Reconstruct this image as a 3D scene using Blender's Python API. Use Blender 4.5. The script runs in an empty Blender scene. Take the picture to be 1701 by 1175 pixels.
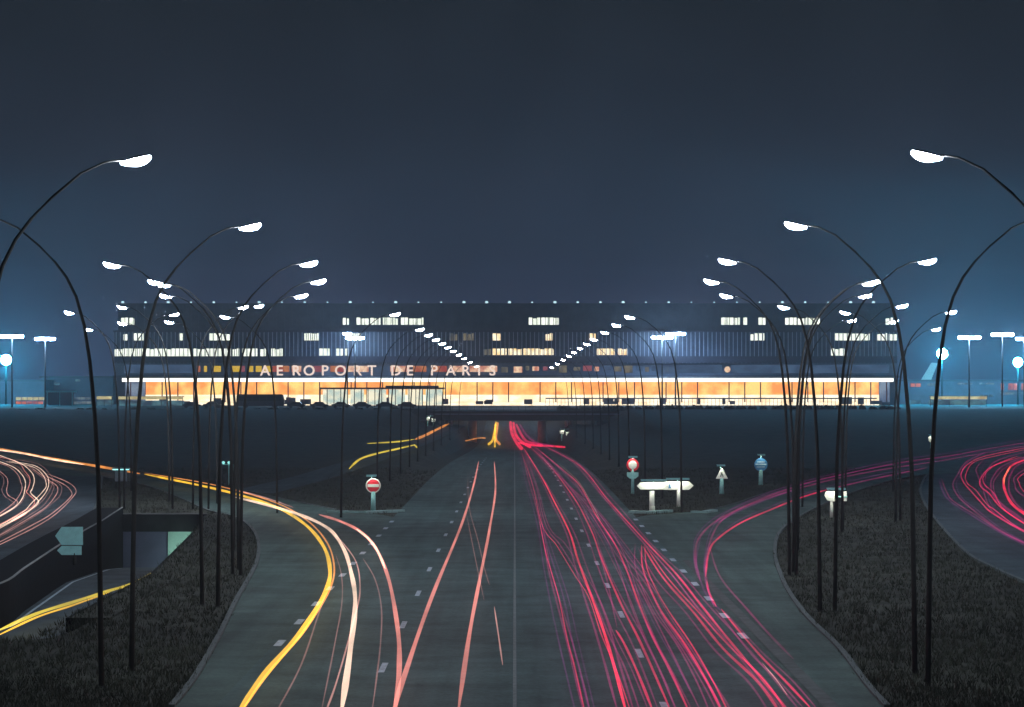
import bpy, bmesh, math, random
from mathutils import Vector, Matrix
random.seed(7)
C = bpy.context.scene.collection
sc = bpy.context.scene

# ------------------------------------------------------------------ camera, sky, exposure
F, CX, CY, H = 5600.0, 855.0, 645.0, 7.7     # focal length, vanishing point, eye height
cam = bpy.data.cameras.new("camera"); camo = bpy.data.objects.new("camera", cam); C.objects.link(camo)
cam.sensor_width = 36; cam.lens = F / 1701 * 36
cam.shift_x = -4.5 / 1701; cam.shift_y = 57.5 / 1701
cam.clip_start = 1; cam.clip_end = 9000
camo.location = (0, 0, H); camo.rotation_euler = (math.radians(90), 0, 0)
sc.camera = camo
sc.view_settings.view_transform = 'Standard'; sc.view_settings.look = 'None'
sc.view_settings.exposure = 0; sc.view_settings.gamma = 1
sc.cycles.sample_clamp_indirect = 4
sc.cycles.transparent_max_bounces = 64; sc.cycles.max_bounces = 5; sc.cycles.volume_bounces = 0

def lin(c):
    return tuple((v / 255 / 12.92) if v <= 10 else ((v / 255 + .055) / 1.055) ** 2.4 for v in c)

W = bpy.data.worlds.new("World"); sc.world = W; W.use_nodes = True
nt = W.node_tree; N = nt.nodes; L = nt.links
bg = N['Background']
tc = N.new('ShaderNodeTexCoord'); sp = N.new('ShaderNodeSeparateXYZ'); L.new(tc.outputs['Generated'], sp.inputs[0])
mr = N.new('ShaderNodeMapRange'); mr.inputs['From Min'].default_value = 0.0; mr.inputs['From Max'].default_value = 0.16
L.new(sp.outputs['Z'], mr.inputs['Value'])
cr = N.new('ShaderNodeValToRGB'); L.new(mr.outputs[0], cr.inputs[0])
for i, (p, c) in enumerate([(0, (60, 74, 110)), (.12, (51, 63, 92)), (.25, (44, 56, 77)), (.42, (42, 51, 65)), (.75, (38, 46, 55)), (1, (36, 43, 50))]):
    e = cr.color_ramp.elements[i] if i < 2 else cr.color_ramp.elements.new(p)
    e.position = p; e.color = lin(c) + (1,)
nz = N.new('ShaderNodeTexNoise'); nz.inputs['Scale'].default_value = 26; nz.inputs['Detail'].default_value = 4
L.new(tc.outputs['Generated'], nz.inputs['Vector'])
mz = N.new('ShaderNodeMapRange'); mz.inputs['From Min'].default_value = .3; mz.inputs['From Max'].default_value = .7
mz.inputs['To Min'].default_value = .88; mz.inputs['To Max'].default_value = 1.1
L.new(nz.outputs['Fac'], mz.inputs['Value'])
mx = N.new('ShaderNodeVectorMath'); mx.operation = 'SCALE'
L.new(cr.outputs[0], mx.inputs[0]); L.new(mz.outputs[0], mx.inputs['Scale'])
L.new(mx.outputs[0], bg.inputs[0]); bg.inputs[1].default_value = 0.70

# ------------------------------------------------------------------ materials
MATS = {}
def mat(name, rgb, rough=.7, metal=0, var=.25, scale=3., bump=0., spec=.4):
    if name in MATS: return MATS[name]
    m = bpy.data.materials.new(name); m.use_nodes = True; t = m.node_tree; n = t.nodes
    b = n['Principled BSDF']; b.inputs['Roughness'].default_value = rough; b.inputs['Metallic'].default_value = metal
    b.inputs['Specular IOR Level'].default_value = spec
    g = n.new('ShaderNodeNewGeometry'); z = n.new('ShaderNodeTexNoise'); z.inputs['Scale'].default_value = scale
    z.inputs['Detail'].default_value = 6; z.inputs['Roughness'].default_value = .65
    t.links.new(g.outputs['Position'], z.inputs['Vector'])
    r = n.new('ShaderNodeValToRGB'); t.links.new(z.outputs['Fac'], r.inputs[0])
    r.color_ramp.elements[0].position = .32; r.color_ramp.elements[1].position = .68
    r.color_ramp.elements[0].color = tuple(max(0, v * (1 - var)) for v in rgb) + (1,)
    r.color_ramp.elements[1].color = tuple(min(1, v * (1 + var)) for v in rgb) + (1,)
    t.links.new(r.outputs[0], b.inputs['Base Color'])
    if bump:
        bp = n.new('ShaderNodeBump'); bp.inputs['Strength'].default_value = bump; bp.inputs['Distance'].default_value = .05
        t.links.new(z.outputs['Fac'], bp.inputs['Height']); t.links.new(bp.outputs[0], b.inputs['Normal'])
    MATS[name] = m; return m

def emit(name, srgb, strength=1., sample=False, var=0., scale=(1, 1, 1), srgb2=None, body=None):
    """a thing that gives off light: lamp glass, lit window, backlit letter"""
    if name in MATS: return MATS[name]
    m = bpy.data.materials.new(name); m.use_nodes = True; t = m.node_tree; n = t.nodes
    n.remove(n['Principled BSDF']); e = n.new('ShaderNodeEmission'); out = n['Material Output']
    e.inputs[1].default_value = strength; e.inputs[0].default_value = lin(srgb) + (1,)
    if srgb2:
        g = n.new('ShaderNodeNewGeometry'); mp = n.new('ShaderNodeVectorMath'); mp.operation = 'MULTIPLY'
        mp.inputs[1].default_value = scale; t.links.new(g.outputs['Position'], mp.inputs[0])
        z = n.new('ShaderNodeTexNoise'); z.inputs['Scale'].default_value = 1; z.inputs['Detail'].default_value = 3
        t.links.new(mp.outputs[0], z.inputs['Vector'])
        r = n.new('ShaderNodeValToRGB'); t.links.new(z.outputs['Fac'], r.inputs[0])
        r.color_ramp.elements[0].position = .38; r.color_ramp.elements[1].position = .62
        r.color_ramp.elements[0].color = lin(srgb) + (1,); r.color_ramp.elements[1].color = lin(srgb2) + (1,)
        t.links.new(r.outputs[0], e.inputs[0])
    t.links.new(e.outputs[0], out.inputs[0])
    if not sample: m.cycles.emission_sampling = 'NONE'
    MATS[name] = m; return m

def asphalt(name, rgb, seed):
    """large soft patches, fine grain and along-the-road wear"""
    m = mat(name, rgb, .85, 0, .3, .35, 0, .1); t = m.node_tree; n = t.nodes; b = n['Principled BSDF']
    g = n.new('ShaderNodeNewGeometry'); v = n.new('ShaderNodeVectorMath'); v.operation = 'MULTIPLY'
    v.inputs[1].default_value = (1.1, .03, 1); t.links.new(g.outputs['Position'], v.inputs[0])
    z = n.new('ShaderNodeTexNoise'); z.inputs['Scale'].default_value = 1.2; z.inputs['Detail'].default_value = 5
    t.links.new(v.outputs[0], z.inputs['Vector'])
    f = n.new('ShaderNodeTexNoise'); f.inputs['Scale'].default_value = 9; f.inputs['Detail'].default_value = 8
    t.links.new(g.outputs['Position'], f.inputs['Vector'])
    a = n.new('ShaderNodeMath'); a.operation = 'ADD'; t.links.new(z.outputs['Fac'], a.inputs[0]); t.links.new(f.outputs['Fac'], a.inputs[1])
    mm = n.new('ShaderNodeMapRange'); mm.inputs['From Min'].default_value = .7; mm.inputs['From Max'].default_value = 1.3
    mm.inputs['To Min'].default_value = .68; mm.inputs['To Max'].default_value = 1.32; t.links.new(a.outputs[0], mm.inputs['Value'])
    s = n.new('ShaderNodeVectorMath'); s.operation = 'SCALE'
    src = b.inputs['Base Color'].links[0].from_socket
    t.links.new(src, s.inputs[0]); t.links.new(mm.outputs[0], s.inputs['Scale']); t.links.new(s.outputs[0], b.inputs['Base Color'])
    bp = n.new('ShaderNodeBump'); bp.inputs['Strength'].default_value = .4; bp.inputs['Distance'].default_value = .01
    t.links.new(f.outputs['Fac'], bp.inputs['Height']); t.links.new(bp.outputs[0], b.inputs['Normal'])
    return m

M_asph = asphalt('asphalt_main', (.070, .116, .112), 1)
M_slip = asphalt('asphalt_slip', (.070, .110, .096), 2)
M_loop = asphalt('asphalt_loop', (.06, .082, .096), 3)
M_grass = mat('night_grass', (.046, .048, .036), .95, 0, .5, .45, .6, .1)
M_conc = mat('concrete', (.28, .29, .28), .85, 0, .2, 1.5, .2)
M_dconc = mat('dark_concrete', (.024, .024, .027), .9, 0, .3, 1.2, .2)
M_mint = mat('lit_wall_mint', (.55, .74, .66), .8, 0, .12, .6)
M_kerb = mat('kerb_stone', (.075, .095, .09), .85, 0, .2, 2)
M_paint = mat('road_paint', (.36, .46, .52), .6, 0, .45, 6)
M_seam = mat('joint_seal', (.15, .19, .185), .8, 0, .4, 4)
M_pole = mat('painted_pole', (.046, .048, .046), .9, .0, .2, 2, 0, .15)
M_hous = mat('lamp_housing', (.10, .12, .13), .5, .3, .1, 5)
M_lens = emit('lamp_lens', (228, 238, 255), 800, sample=True)
M_flood = emit('flood_lens', (165, 208, 255), 800, sample=True)
M_white = mat('sign_white', (.80, .82, .76), .5, 0, .04, 4)
M_teal = mat('sign_teal', (.34, .7, .68), .6, 0, .1, 4)
M_red = mat('sign_red', (.62, .02, .04), .5, 0, .05, 4)
M_blue = mat('sign_blue', (.05, .22, .45), .5, 0, .08, 4)
M_black = mat('sign_black', (.03, .05, .05), .6, 0, .1, 4)
M_signlamp = emit('sign_lamp', (255, 250, 232), 70, sample=True)

# ------------------------------------------------------------------ mesh helpers
class MB:
    def __init__(s): s.v = []; s.f = []; s.mi = []
    def add(s, vs, fs, mi=0):
        o = len(s.v); s.v += [tuple(v) for v in vs]; s.f += [tuple(i + o for i in f) for f in fs]; s.mi += [mi] * len(fs)
    def box(s, x0, x1, y0, y1, z0, z1, mi=0):
        s.add([(x0, y0, z0), (x1, y0, z0), (x1, y1, z0), (x0, y1, z0), (x0, y0, z1), (x1, y0, z1), (x1, y1, z1), (x0, y1, z1)],
              [(0, 3, 2, 1), (4, 5, 6, 7), (0, 1, 5, 4), (1, 2, 6, 5), (2, 3, 7, 6), (3, 0, 4, 7)], mi)
    def tube(s, pts, r, n=8, mi=0, cap=True):
        pts = [Vector(p) for p in pts]; rs = r if isinstance(r, (list, tuple)) else [r] * len(pts)
        vs = []; fs = []
        for i, p in enumerate(pts):
            d = (pts[min(i + 1, len(pts) - 1)] - pts[max(i - 1, 0)]).normalized()
            up = Vector((0, 1, 0)) if abs(d.z) > .7 else Vector((0, 0, 1))
            a = d.cross(up).normalized(); b = a.cross(d)
            for k in range(n):
                t = 2 * math.pi * k / n; vs.append(p + (a * math.cos(t) + b * math.sin(t)) * rs[i])
        for i in range(len(pts) - 1):
            for k in range(n):
                k2 = (k + 1) % n; fs.append((i * n + k, i * n + k2, (i + 1) * n + k2, (i + 1) * n + k))
        if cap: fs.append(tuple(range(n))[::-1]); fs.append(tuple((len(pts) - 1) * n + k for k in range(n)))
        s.add(vs, fs, mi)
    def disc(s, c, r, y0, y1, n=28, mi=0, ry=None):       # a round plate facing -Y
        ry = ry or r; vs = []
        for y in (y0, y1):
            vs += [(c[0] + r * math.cos(2 * math.pi * k / n), y, c[1] + ry * math.sin(2 * math.pi * k / n)) for k in range(n)]
        fs = [tuple(range(n)), tuple(range(2 * n - 1, n - 1, -1))] + [(k, n + k, n + (k + 1) % n, (k + 1) % n) for k in range(n)]
        s.add(vs, fs, mi)
    def plate(s, pts, y0, y1, mi=0):                      # an outline in x, z given thickness along y
        n = len(pts); s.add([(x, y0, z) for x, z in pts] + [(x, y1, z) for x, z in pts],
              [tuple(range(n)), tuple(range(2 * n - 1, n - 1, -1))] + [(k, n + k, n + (k + 1) % n, (k + 1) % n) for k in range(n)], mi)
    def strip(s, pts, w, z0, z1, mi=0):                   # a kerb or wall following a path
        P_ = [Vector((p[0], p[1])) for p in pts]; zz = [p[2] if len(p) > 2 else 0 for p in pts]; n = len(P_); vs = []
        for i in range(n):
            d = (P_[min(i + 1, n - 1)] - P_[max(i - 1, 0)]).normalized(); q = Vector((-d.y, d.x)) * w / 2
            a = P_[i] + q; b = P_[i] - q
            vs += [(a.x, a.y, zz[i] + z0), (b.x, b.y, zz[i] + z0), (b.x, b.y, zz[i] + z1), (a.x, a.y, zz[i] + z1)]
        fs = [(0, 1, 2, 3), ((n - 1) * 4 + 3, (n - 1) * 4 + 2, (n - 1) * 4 + 1, (n - 1) * 4)]
        for i in range(n - 1):
            for k in range(4): fs.append((i * 4 + k, (i + 1) * 4 + k, (i + 1) * 4 + (k + 1) % 4, i * 4 + (k + 1) % 4))
        s.add(vs, fs, mi)
    def build(s, name, mats, parent=None, smooth=False, loc=None):
        me = bpy.data.meshes.new(name); me.from_pydata(s.v, [], s.f)
        for m in (mats if isinstance(mats, (list, tuple)) else [mats]): me.materials.append(m)
        for p, k in zip(me.polygons, s.mi): p.material_index = k; p.use_smooth = smooth
        bm = bmesh.new(); bm.from_mesh(me); bmesh.ops.recalc_face_normals(bm, faces=bm.faces); bm.to_mesh(me); bm.free()
        o = bpy.data.objects.new(name, me); C.objects.link(o)
        if parent: o.parent = parent
        if loc: o.location = loc
        return o

def tag(o, label=None, cat=None, group=None, kind=None):
    if label: o['label'] = label
    if cat: o['category'] = cat
    if group: o['group'] = group
    if kind: o['kind'] = kind
    return o
def thing(name, loc, label, cat, group=None, rz=0):
    o = bpy.data.objects.new(name, None); C.objects.link(o); o.location = loc; o.rotation_euler.z = rz
    return tag(o, label, cat, group)
def copy_tree(o, loc, label, group=None):
    r = o.copy(); C.objects.link(r); r.location = loc; r['label'] = label
    if group: r['group'] = group
    for ch in o.children:
        c = ch.copy(); C.objects.link(c); c.parent = r
        for g in ch.children:
            d = g.copy(); C.objects.link(d); d.parent = c
    return r

def lerp_table(x, T):
    if x <= T[0][0]: return T[0][1]
    for (a, u), (b, v) in zip(T, T[1:]):
        if x <= b: return u + (v - u) * (x - a) / (b - a)
    return T[-1][1]
def sst(a, b, x):
    t = min(1, max(0, (x - a) / (b - a))); return t * t * (3 - 2 * t)

# ------------------------------------------------------------------ the lie of the land
def zr(d):                                    # main road: level, dips under the bridge, climbs behind it
    return -3.55 * sst(255, 700, d) + 2.9 * sst(715, 880, d)
FL = [(100, -1.0), (118, -1.25), (135, -1.3), (160, -1.55), (185, -2.3), (206, -3.3), (240, -3.6)]
XL = [(105, -60), (116, -40), (119, -27), (122, -20.9), (126, -20.0), (160, -22.2), (185, -23.5), (206, -24.8)]
XR = [(112, -14.9), (118, -14.9), (139, -15.0), (166, -16.4), (190, -17.7), (206, -18.9)]
fl = lambda d: lerp_table(d, FL)
def terr(x, d):
    ax = abs(x); side = 3.3 * lerp_table(d, [(480, 0), (690, 1)])
    if d > 716: z = zr(d) + (side - zr(d)) * sst(15.5, 16.6, ax)
    else:
        mz_ = zr(d); sv = 0.
        z = mz_ + (sv - mz_) * sst(8.6, 10.8, ax) + (side - sv) * sst(17, 24, ax)
    if x < -10 and 100 < d < 206.5:
        xl, xr = lerp_table(d, XL), lerp_table(d, XR)
        if x < xr - .01:
            k = sst(102, 113, d) * min(1, max(0, (x - xl + 1.0) / .4))
            if k > 0: z = fl(d) * k
    return z

def G(px, py, z=0.):                          # the spot on level ground at height z under a sight line
    d = (H - z) * F / (py - CY); return Vector(((px - CX) * d / F, d, z))
def P(px, py, d): return Vector(((px - CX) * d / F, d, H + (CY - py) * d / F))
def on(px, py, zt, surf=zr, d0=55, d1=900):   # where a sight line meets the road raised by zt
    f = lambda d: H + (CY - py) * d / F - surf(d) - zt
    a = d0; step = 2.
    while a < d1 and f(a + step) > 0: a += step
    lo, hi = a, a + step
    for _ in range(30):
        m = (lo + hi) / 2
        if f(m) > 0: lo = m
        else: hi = m
    return Vector(((px - CX) * lo / F, lo, H + (CY - py) * lo / F))

xs = sorted(set([-2500, -1200, -700, -450, -300, -220, -160, -120, -95, -80, -70, -62, -56, -51] + [-47 + i for i in range(95)] + [51, 56, 62, 70, 80, 95, 120, 160, 220, 300, 450, 700, 1200, 2500] + [15.5, 16.6, -15.5, -16.6]))
ds = sorted(set([-60, -20, 20, 50, 70, 80, 90] + [95 + i for i in range(120)] + [215 + 5 * i for i in range(101)] + [716, 716.5, 740, 760, 780, 800, 820, 850, 880, 900, 950, 1000, 1200, 1600, 2400, 4000, 7000] + [206.5]))
b = MB(); nx = len(xs); vs = []
for d in ds:
    for x in xs: vs.append((x, d, terr(x, d)))
b.add(vs, [(j * nx + i, j * nx + i + 1, (j + 1) * nx + i + 1, (j + 1) * nx + i) for j in range(len(ds) - 1) for i in range(nx - 1)])
tag(b.build('ground', M_grass), 'dark grass banks and islands between the roads', kind='structure')

def dsub(a, z): return [d for d in ds if a <= d <= z]
b = MB(); dd = dsub(-60, 880); vs = []
for d in dd: vs += [(-7.2, d, zr(d) + .04), (0, d, zr(d) + .04), (7.2, d, zr(d) + .04)]
b.add(vs, [(i * 3 + k, i * 3 + k + 1, i * 3 + k + 4, i * 3 + k + 3) for i in range(len(dd) - 1) for k in (0, 1)])
road = tag(b.build('main_road', M_asph), 'wide asphalt main road running to the bridge', kind='structure')
def dashes(x, d0, d1, length, gap, w, name='lane_marking'):
    b = MB(); d = d0
    while d < d1:
        q = [(d + t * length / 3, zr(d + t * length / 3) + .052) for t in range(4)]
        for (a, za), (c, zc) in zip(q, q[1:]): b.add([(x - w / 2, a, za), (x + w / 2, a, za), (x + w / 2, c, zc), (x - w / 2, c, zc)], [(0, 1, 2, 3)])
        d += length + gap
    b.build(name, M_paint, road)
dashes(-3.6, 74, 430, 3.2, 13.5, .17); dashes(3.6, 79, 430, 3.2, 13.5, .17)
dashes(-7.05, 100, 199, 2.4, 6.8, .24, 'merge_marking'); dashes(7.05, 103, 199, 2.4, 6.8, .24, 'merge_marking')
b = MB(); dd2 = dsub(60, 600); vs = []
for d in dd2: vs += [(-.045, d, zr(d) + .05), (.045, d, zr(d) + .05)]
b.add(vs, [(i * 2, i * 2 + 1, i * 2 + 3, i * 2 + 2) for i in range(len(dd2) - 1)]); b.build('centre_joint', M_seam, road)

for x, d0, d1 in ((7.62, 76, 150),):
    b = MB(); b.add([(x - .2, d0, .043), (x + .2, d0, .043), (x + .16, d1, .043), (x - .16, d1, .043)], [(0, 1, 2, 3)]); b.build('gutter', mat('gutter_dirt', (.05, .062, .056), .8, 0, .5, 1.5), road)

def smooth(pts, k=6):
    out = []
    for i in range(len(pts) - 1):
        p0, p1, p2, p3 = pts[max(i - 1, 0)], pts[i], pts[i + 1], pts[min(i + 2, len(pts) - 1)]
        for t in range(k):
            u = t / k; out.append(.5 * ((2 * p1) + (p2 - p0) * u + (2 * p0 - 5 * p1 + 4 * p2 - p3) * u * u + (3 * p1 - p0 - 3 * p2 + p3) * u ** 3))
    return out + [pts[-1]]
OUTL = {}
def area(name, outline, z, m, label):
    bm = bmesh.new(); f = bm.faces.new([bm.verts.new((p.x, p.y, z)) for p in outline]); bm.normal_update()
    if f.normal.z < 0: f.normal_flip()
    bmesh.ops.triangulate(bm, faces=bm.faces[:]); me = bpy.data.meshes.new(name); bm.to_mesh(me); bm.free(); me.materials.append(m)
    o = bpy.data.objects.new(name, me); C.objects.link(o); OUTL[o] = [(p.x, p.y) for p in outline]; return tag(o, label, kind='structure')
def kerb(path, parent, w=.16, h=.07, m=None):
    b = MB(); b.strip([(p.x, p.y, terr(p.x, p.y) * 0) for p in path], w, -.05, h + .03); return b.build('kerb', m or M_kerb, parent)

V2 = lambda x, y: Vector((x, y, 0))
# left slip road: grass side, then the far side
lin_ = smooth([V2(-8.2, 55), V2(-8.25, 81), G(352, 1080), G(392, 1000), G(428, 930), G(424, 888), G(395, 862), G(345, 849), G(300, 829), G(240, 807), G(170, 793)])
lout = smooth([G(-60, 733), G(0, 742), G(80, 755), G(160, 770), G(240, 786), G(330, 804), G(400, 815), G(480, 832), G(560, 848)]) + [G(640, 857), V2(-7.2, 200), V2(-7.2, 55)]
lcut = [G(-60, 760)]
slipL = area('slip_road', lin_ + smooth([G(170, 793), G(100, 790), G(0, 782), G(-60, 770)])[1:] + lout, .03, M_slip, 'left slip road curving off the main road')
kerb(lin_[6:], slipL); kerb(smooth([G(-60, 733), G(0, 742), G(80, 755), G(160, 770), G(240, 786), G(330, 804), G(400, 815), G(480, 832), G(560, 848)]), slipL, .15, .05)
# left loop
lin2 = smooth([G(170, 793), G(166, 815), G(155, 852), G(110, 895), G(60, 928), G(0, 962), G(-90, 1010)])
loopL = area('loop_road', lin2 + [G(-260, 1010), G(-300, 770)] + smooth([G(-60, 770), G(0, 782), G(100, 790), G(170, 793)])[:-1], .026, M_loop, 'left loop road sweeping out of frame')
kerb(lin2, loopL)
# right slip road and loop
rin = smooth([V2(8.9, 55), V2(8.95, 81), G(1395, 1080), G(1335, 1020), G(1300, 965), G(1287, 915), G(1300, 880), G(1345, 850), G(1420, 818), G(1480, 800), G(1540, 789)])
rout_ = smooth([G(1760, 733), G(1701, 738), G(1600, 755), G(1500, 771), G(1420, 786), G(1350, 801), G(1280, 818), G(1220, 838), G(1170, 850)])
slipR = area('slip_road', rin + [G(1640, 785), G(1780, 775)] + rout_ + [G(1075, 857), V2(7.2, 200), V2(7.2, 55)], .03, M_slip, 'right slip road curving off the main road')
kerb(rin[6:], slipR); kerb(rout_, slipR, .15, .05)
rin2 = smooth([G(1540, 789), G(1529, 815), G(1545, 852), G(1600, 915), G(1650, 945), G(1701, 968), G(1800, 1010)])
loopR = area('loop_road', rin2 + [G(1980, 1010), G(2010, 775), G(1780, 775), G(1640, 785)], .026, M_loop, 'right loop road sweeping out of frame')
kerb(rin2, loopR)
# service road beside the dip
serv = [V2(-19.5, 246), V2(-17.4, 290), V2(-16.4, 332), V2(-14.6, 420), V2(-13.4, 500), V2(-12.6, 600), V2(-11.9, 712)]
b = MB(); sv = smooth(serv, 10); vs = []
for p in sv: vs += [(p.x - 1.9, p.y, .033), (p.x + 1.9, p.y, .033)]
b.add(vs, [(i * 2, i * 2 + 1, i * 2 + 3, i * 2 + 2) for i in range(len(sv) - 1)])
tag(b.build('service_road', M_loop), 'narrow service road on the left of the dip', kind='structure')
# lower road in its cutting
b = MB(); pts = []
for d in range(206, 112, -2):
    xr, xl = lerp_table(d, XR), lerp_table(d, XL); xl = max(xl + .6, -60); pts.append((xl, xr - .3, d, fl(d) + .04))
vs = []
for a, c, d, z in pts: vs += [(a, d, z), (c, d, z)]
b.add(vs, [(i * 2, i * 2 + 1, i * 2 + 3, i * 2 + 2) for i in range(len(pts) - 1)])
low = tag(b.build('lower_road', M_loop), 'sunken road dropping into the underpass on the left', kind='structure')
b = MB()
vs = []
for a, c, d, z in pts[4:]: vs += [(a + (c - a) * .05 + .3, d, z + .01), (a + (c - a) * .05 + .42, d, z + .01)]
b.add(vs, [(i * 2, i * 2 + 1, i * 2 + 3, i * 2 + 2) for i in range(len(vs) // 2 - 1)]); b.build('edge_line', M_paint, low)

# retaining walls of the cutting
w = thing('retaining_wall', (-22, 206, 0), 'pale underpass wall, its lit stretch coloured mint, under a dark concrete beam', 'wall')
def local(o, b_): b_.v = [(x - o.location.x, y - o.location.y, z - o.location.z) for x, y, z in b_.v]; return b_
b = MB(); b.box(-27.2, -21.15, 205.6, 206.3, -3.9, -1.05); local(w, b).build('wall', mat('dim_wall_violet', (.14, .13, .21), .8, 0, .2, .5), w)  # darker violet base colour for the less lit stretch of the wall
b = MB(); b.box(-21.14, -16.5, 205.5, 206.3, -3.9, -1.05); local(w, b).build('lit_stretch', M_mint, w)  # bright mint base colour paints in the lamplight on this stretch
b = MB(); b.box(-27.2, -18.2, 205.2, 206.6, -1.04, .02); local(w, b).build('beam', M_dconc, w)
w = thing('retaining_wall', (-21, 135, 0), 'long dark curved wall with thin pale coping between left loop and sunken road', 'wall')
wl_pts = [Vector((lerp_table(d, XL), d)) for d in (117, 119, 122, 126, 136, 145, 155, 165, 175, 185, 195, 205.4)]; wl_pts = smooth(wl_pts, 5)
b = MB(); b.strip([(p.x + .1, p.y, 0) for p in wl_pts], 1.6, -4.3, .42); local(w, b).build('wall', mat('black_concrete', (.010, .010, .011), .95, spec=.03), w)  # near-black base colour carries the shade on this wall
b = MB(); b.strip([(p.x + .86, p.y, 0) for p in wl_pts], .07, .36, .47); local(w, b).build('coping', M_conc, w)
w = thing('retaining_wall', (-15, 118, 0), 'dark curved wall edging the grass island above the sunken road', 'wall')
b = MB(); b.strip([(lerp_table(d, XR) + .1, d, 0) for d in range(112, 205, 3)], .24, -4.2, .06); wl_ = local(w, b).build('wall', mat('black_concrete', (.010, .010, .011), .95, spec=.03), w)
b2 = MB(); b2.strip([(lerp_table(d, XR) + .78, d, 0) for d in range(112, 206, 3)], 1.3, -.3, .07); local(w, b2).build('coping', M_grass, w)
b = MB(); b.box(-19.15, -18.9, 201.5, 204.6, -1.45, -1.25); tf_ = local(w, b).build('tunnel_lamp', M_hous, w)
b = MB(); b.box(-19.14, -18.92, 201.7, 204.5, -1.53, -1.454); local(w, b).build('lamp_tube', emit('tunnel_tube', (205, 255, 240), 60, sample=True), tf_)
b = MB()
for zc in (-.45, -1.05): b.disc((-14.75, zc), .16, 110.15, 110.3, 16)
b.v = [(x, y + 0.2, z) for x, y, z in b.v]
local(w, b).build('reflector', mat('reflector_glass', (.12, .13, .15), .3), w)

# ------------------------------------------------------------------ street lamps
PSC = .7
PROF = [(0, 0, .105), (.03, 2.5, .098), (.08, 5.4, .086), (.17, 7.0, .078), (.3, 8.4, .07), (.44, 9.3, .062), (.65, 10.05, .055), (.9, 10.55, .05), (1.2, 10.95, .044), (1.6, 11.36, .039), (2.15, 11.82, .034), (2.6, 12.03, .031), (2.95, 12.08, .03)]
def make_lamp(sx, label, group):
    t = thing('street_lamp', (0, 0, 0), label, 'street lamp', group)
    b = MB(); b.tube([(sx * x, 0, z) for x, z, r in PROF], [r * PSC for x, z, r in PROF], 10)
    b.tube([(0, 0, -.3), (0, 0, .03)], .17, 12)
    b.build('pole', M_pole, t, True)
    # cobra head: dark shell on top, glowing bowl underneath, outer end tipped up
    R_ = Matrix.Rotation(-sx * math.radians(13), 4, 'Y')
    def shell(lo, hi, sz, grow=1.):
        b = MB(); nu, nv = 14, 7; vs = []
        for i in range(nu + 1):
            u = i / nu; xx = -.29 + .58 * u; ww = grow * .15 * math.sin(math.pi * min(1, max(0, .06 + .9 * u))) ** .6 * (.55 + .45 * u)
            for j in range(nv + 1):
                a = math.pi * j / nv; p = R_ @ Vector((sx * xx, ww * math.cos(a), sz * ww * 1.05 * math.sin(a))); vs.append((sx * 3.2 + p.x, p.y, 12.1 + p.z))
        fs = [(i * (nv + 1) + j, i * (nv + 1) + j + 1, (i + 1) * (nv + 1) + j + 1, (i + 1) * (nv + 1) + j) for i in range(nu) for j in range(nv)]
        fs += [(i * (nv + 1), (i + 1) * (nv + 1), (i + 1) * (nv + 1) + nv, i * (nv + 1) + nv) for i in range(nu)]
        fs += [tuple(range(nv + 1)), tuple(nu * (nv + 1) + j for j in range(nv + 1))[::-1]]
        b.add(vs, fs); return b
    h = shell(0, 1, .42, 1.02).build('lamp_head', M_hous, t, True)
    q = shell(0, 1, -1.15); q.v = [(x, y, z - .006) for x, y, z in q.v]; q.build('lens', M_lens, h, True)
    return t
ORD = ['nearest', 'second', 'third', 'fourth', 'fifth', 'sixth', 'seventh', 'eighth', 'ninth', 'tenth', 'eleventh', 'twelfth', 'thirteenth', 'fourteenth', 'fifteenth', 'sixteenth', 'seventeenth', 'eighteenth']
protos = {}
def place_lamp(sx, head, label, group):
    x, d = head[0] - sx * 3.2, head[1]; sz = 1.
    if x < 0 and 112 < d < 207 and lerp_table(d, XL) - 1 < x < lerp_table(d, XR) + 1:    # never in the cutting: on the wedge behind it
        sz = (H + 4.4 * 214 / d) / 12.1; x, d = head[0] * 214 / d - sx * 3.2, 214.
    loc = (x, d, terr(x, d))
    if sx not in protos:
        protos[sx] = make_lamp(sx, label, group); protos[sx].location = loc; return protos[sx]
    o = copy_tree(protos[sx], loc, label, group); o.scale.z = sz; return o
def head_at(hx, hy): d = 4.4 * F / (CY - hy); return ((hx - CX) * d / F, d)
LROW = [head_at(225, 264), head_at(415, 375), head_at(513, 437)] + [(-7.1, d) for d in (200, 252, 278, 304, 330, 358, 390, 428, 474, 535, 620)]
RROW = [head_at(1540, 256), head_at(1322, 373), head_at(1208, 433)] + [(7.1, d) for d in (208, 235, 266, 303, 333, 366, 402, 442, 492, 560, 645)]
for i, h in enumerate(LROW): place_lamp(1, h, f'{ORD[i]} curved street lamp in the row along the left edge of the main road', 'lamps along the main road')
for i, h in enumerate(RROW): place_lamp(-1, h, f'{ORD[i]} curved street lamp in the row along the right edge of the main road', 'lamps along the main road')
LS = [(1, (529, 467)), (1, (500, 491)), (1, (430, 508)), (1, (404, 510)), (1, (290, 522)), (-1, (281, 535)), (-1, (186, 439)), (-1, (258, 468)), (-1, (271, 472)), (-1, (275, 491)), (-1, (203, 510)), (-1, (115, 519)), (-1, (147, 547)), (-1, (374, 526)), (-1, (-38, 361)), (-1, (203, 537))]
RS = [(-1, (1182, 467)), (-1, (1207, 491)), (-1, (1302, 510)), (-1, (1404, 519)), (1, (1541, 433)), (1, (1452, 467)), (1, (1445, 470)), (1, (1437, 491)), (1, (1498, 508)), (1, (1580, 518)), (1, (1555, 547)), (1, (1415, 532)), (1, (1748, 361)), (1, (1485, 534))]
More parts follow.
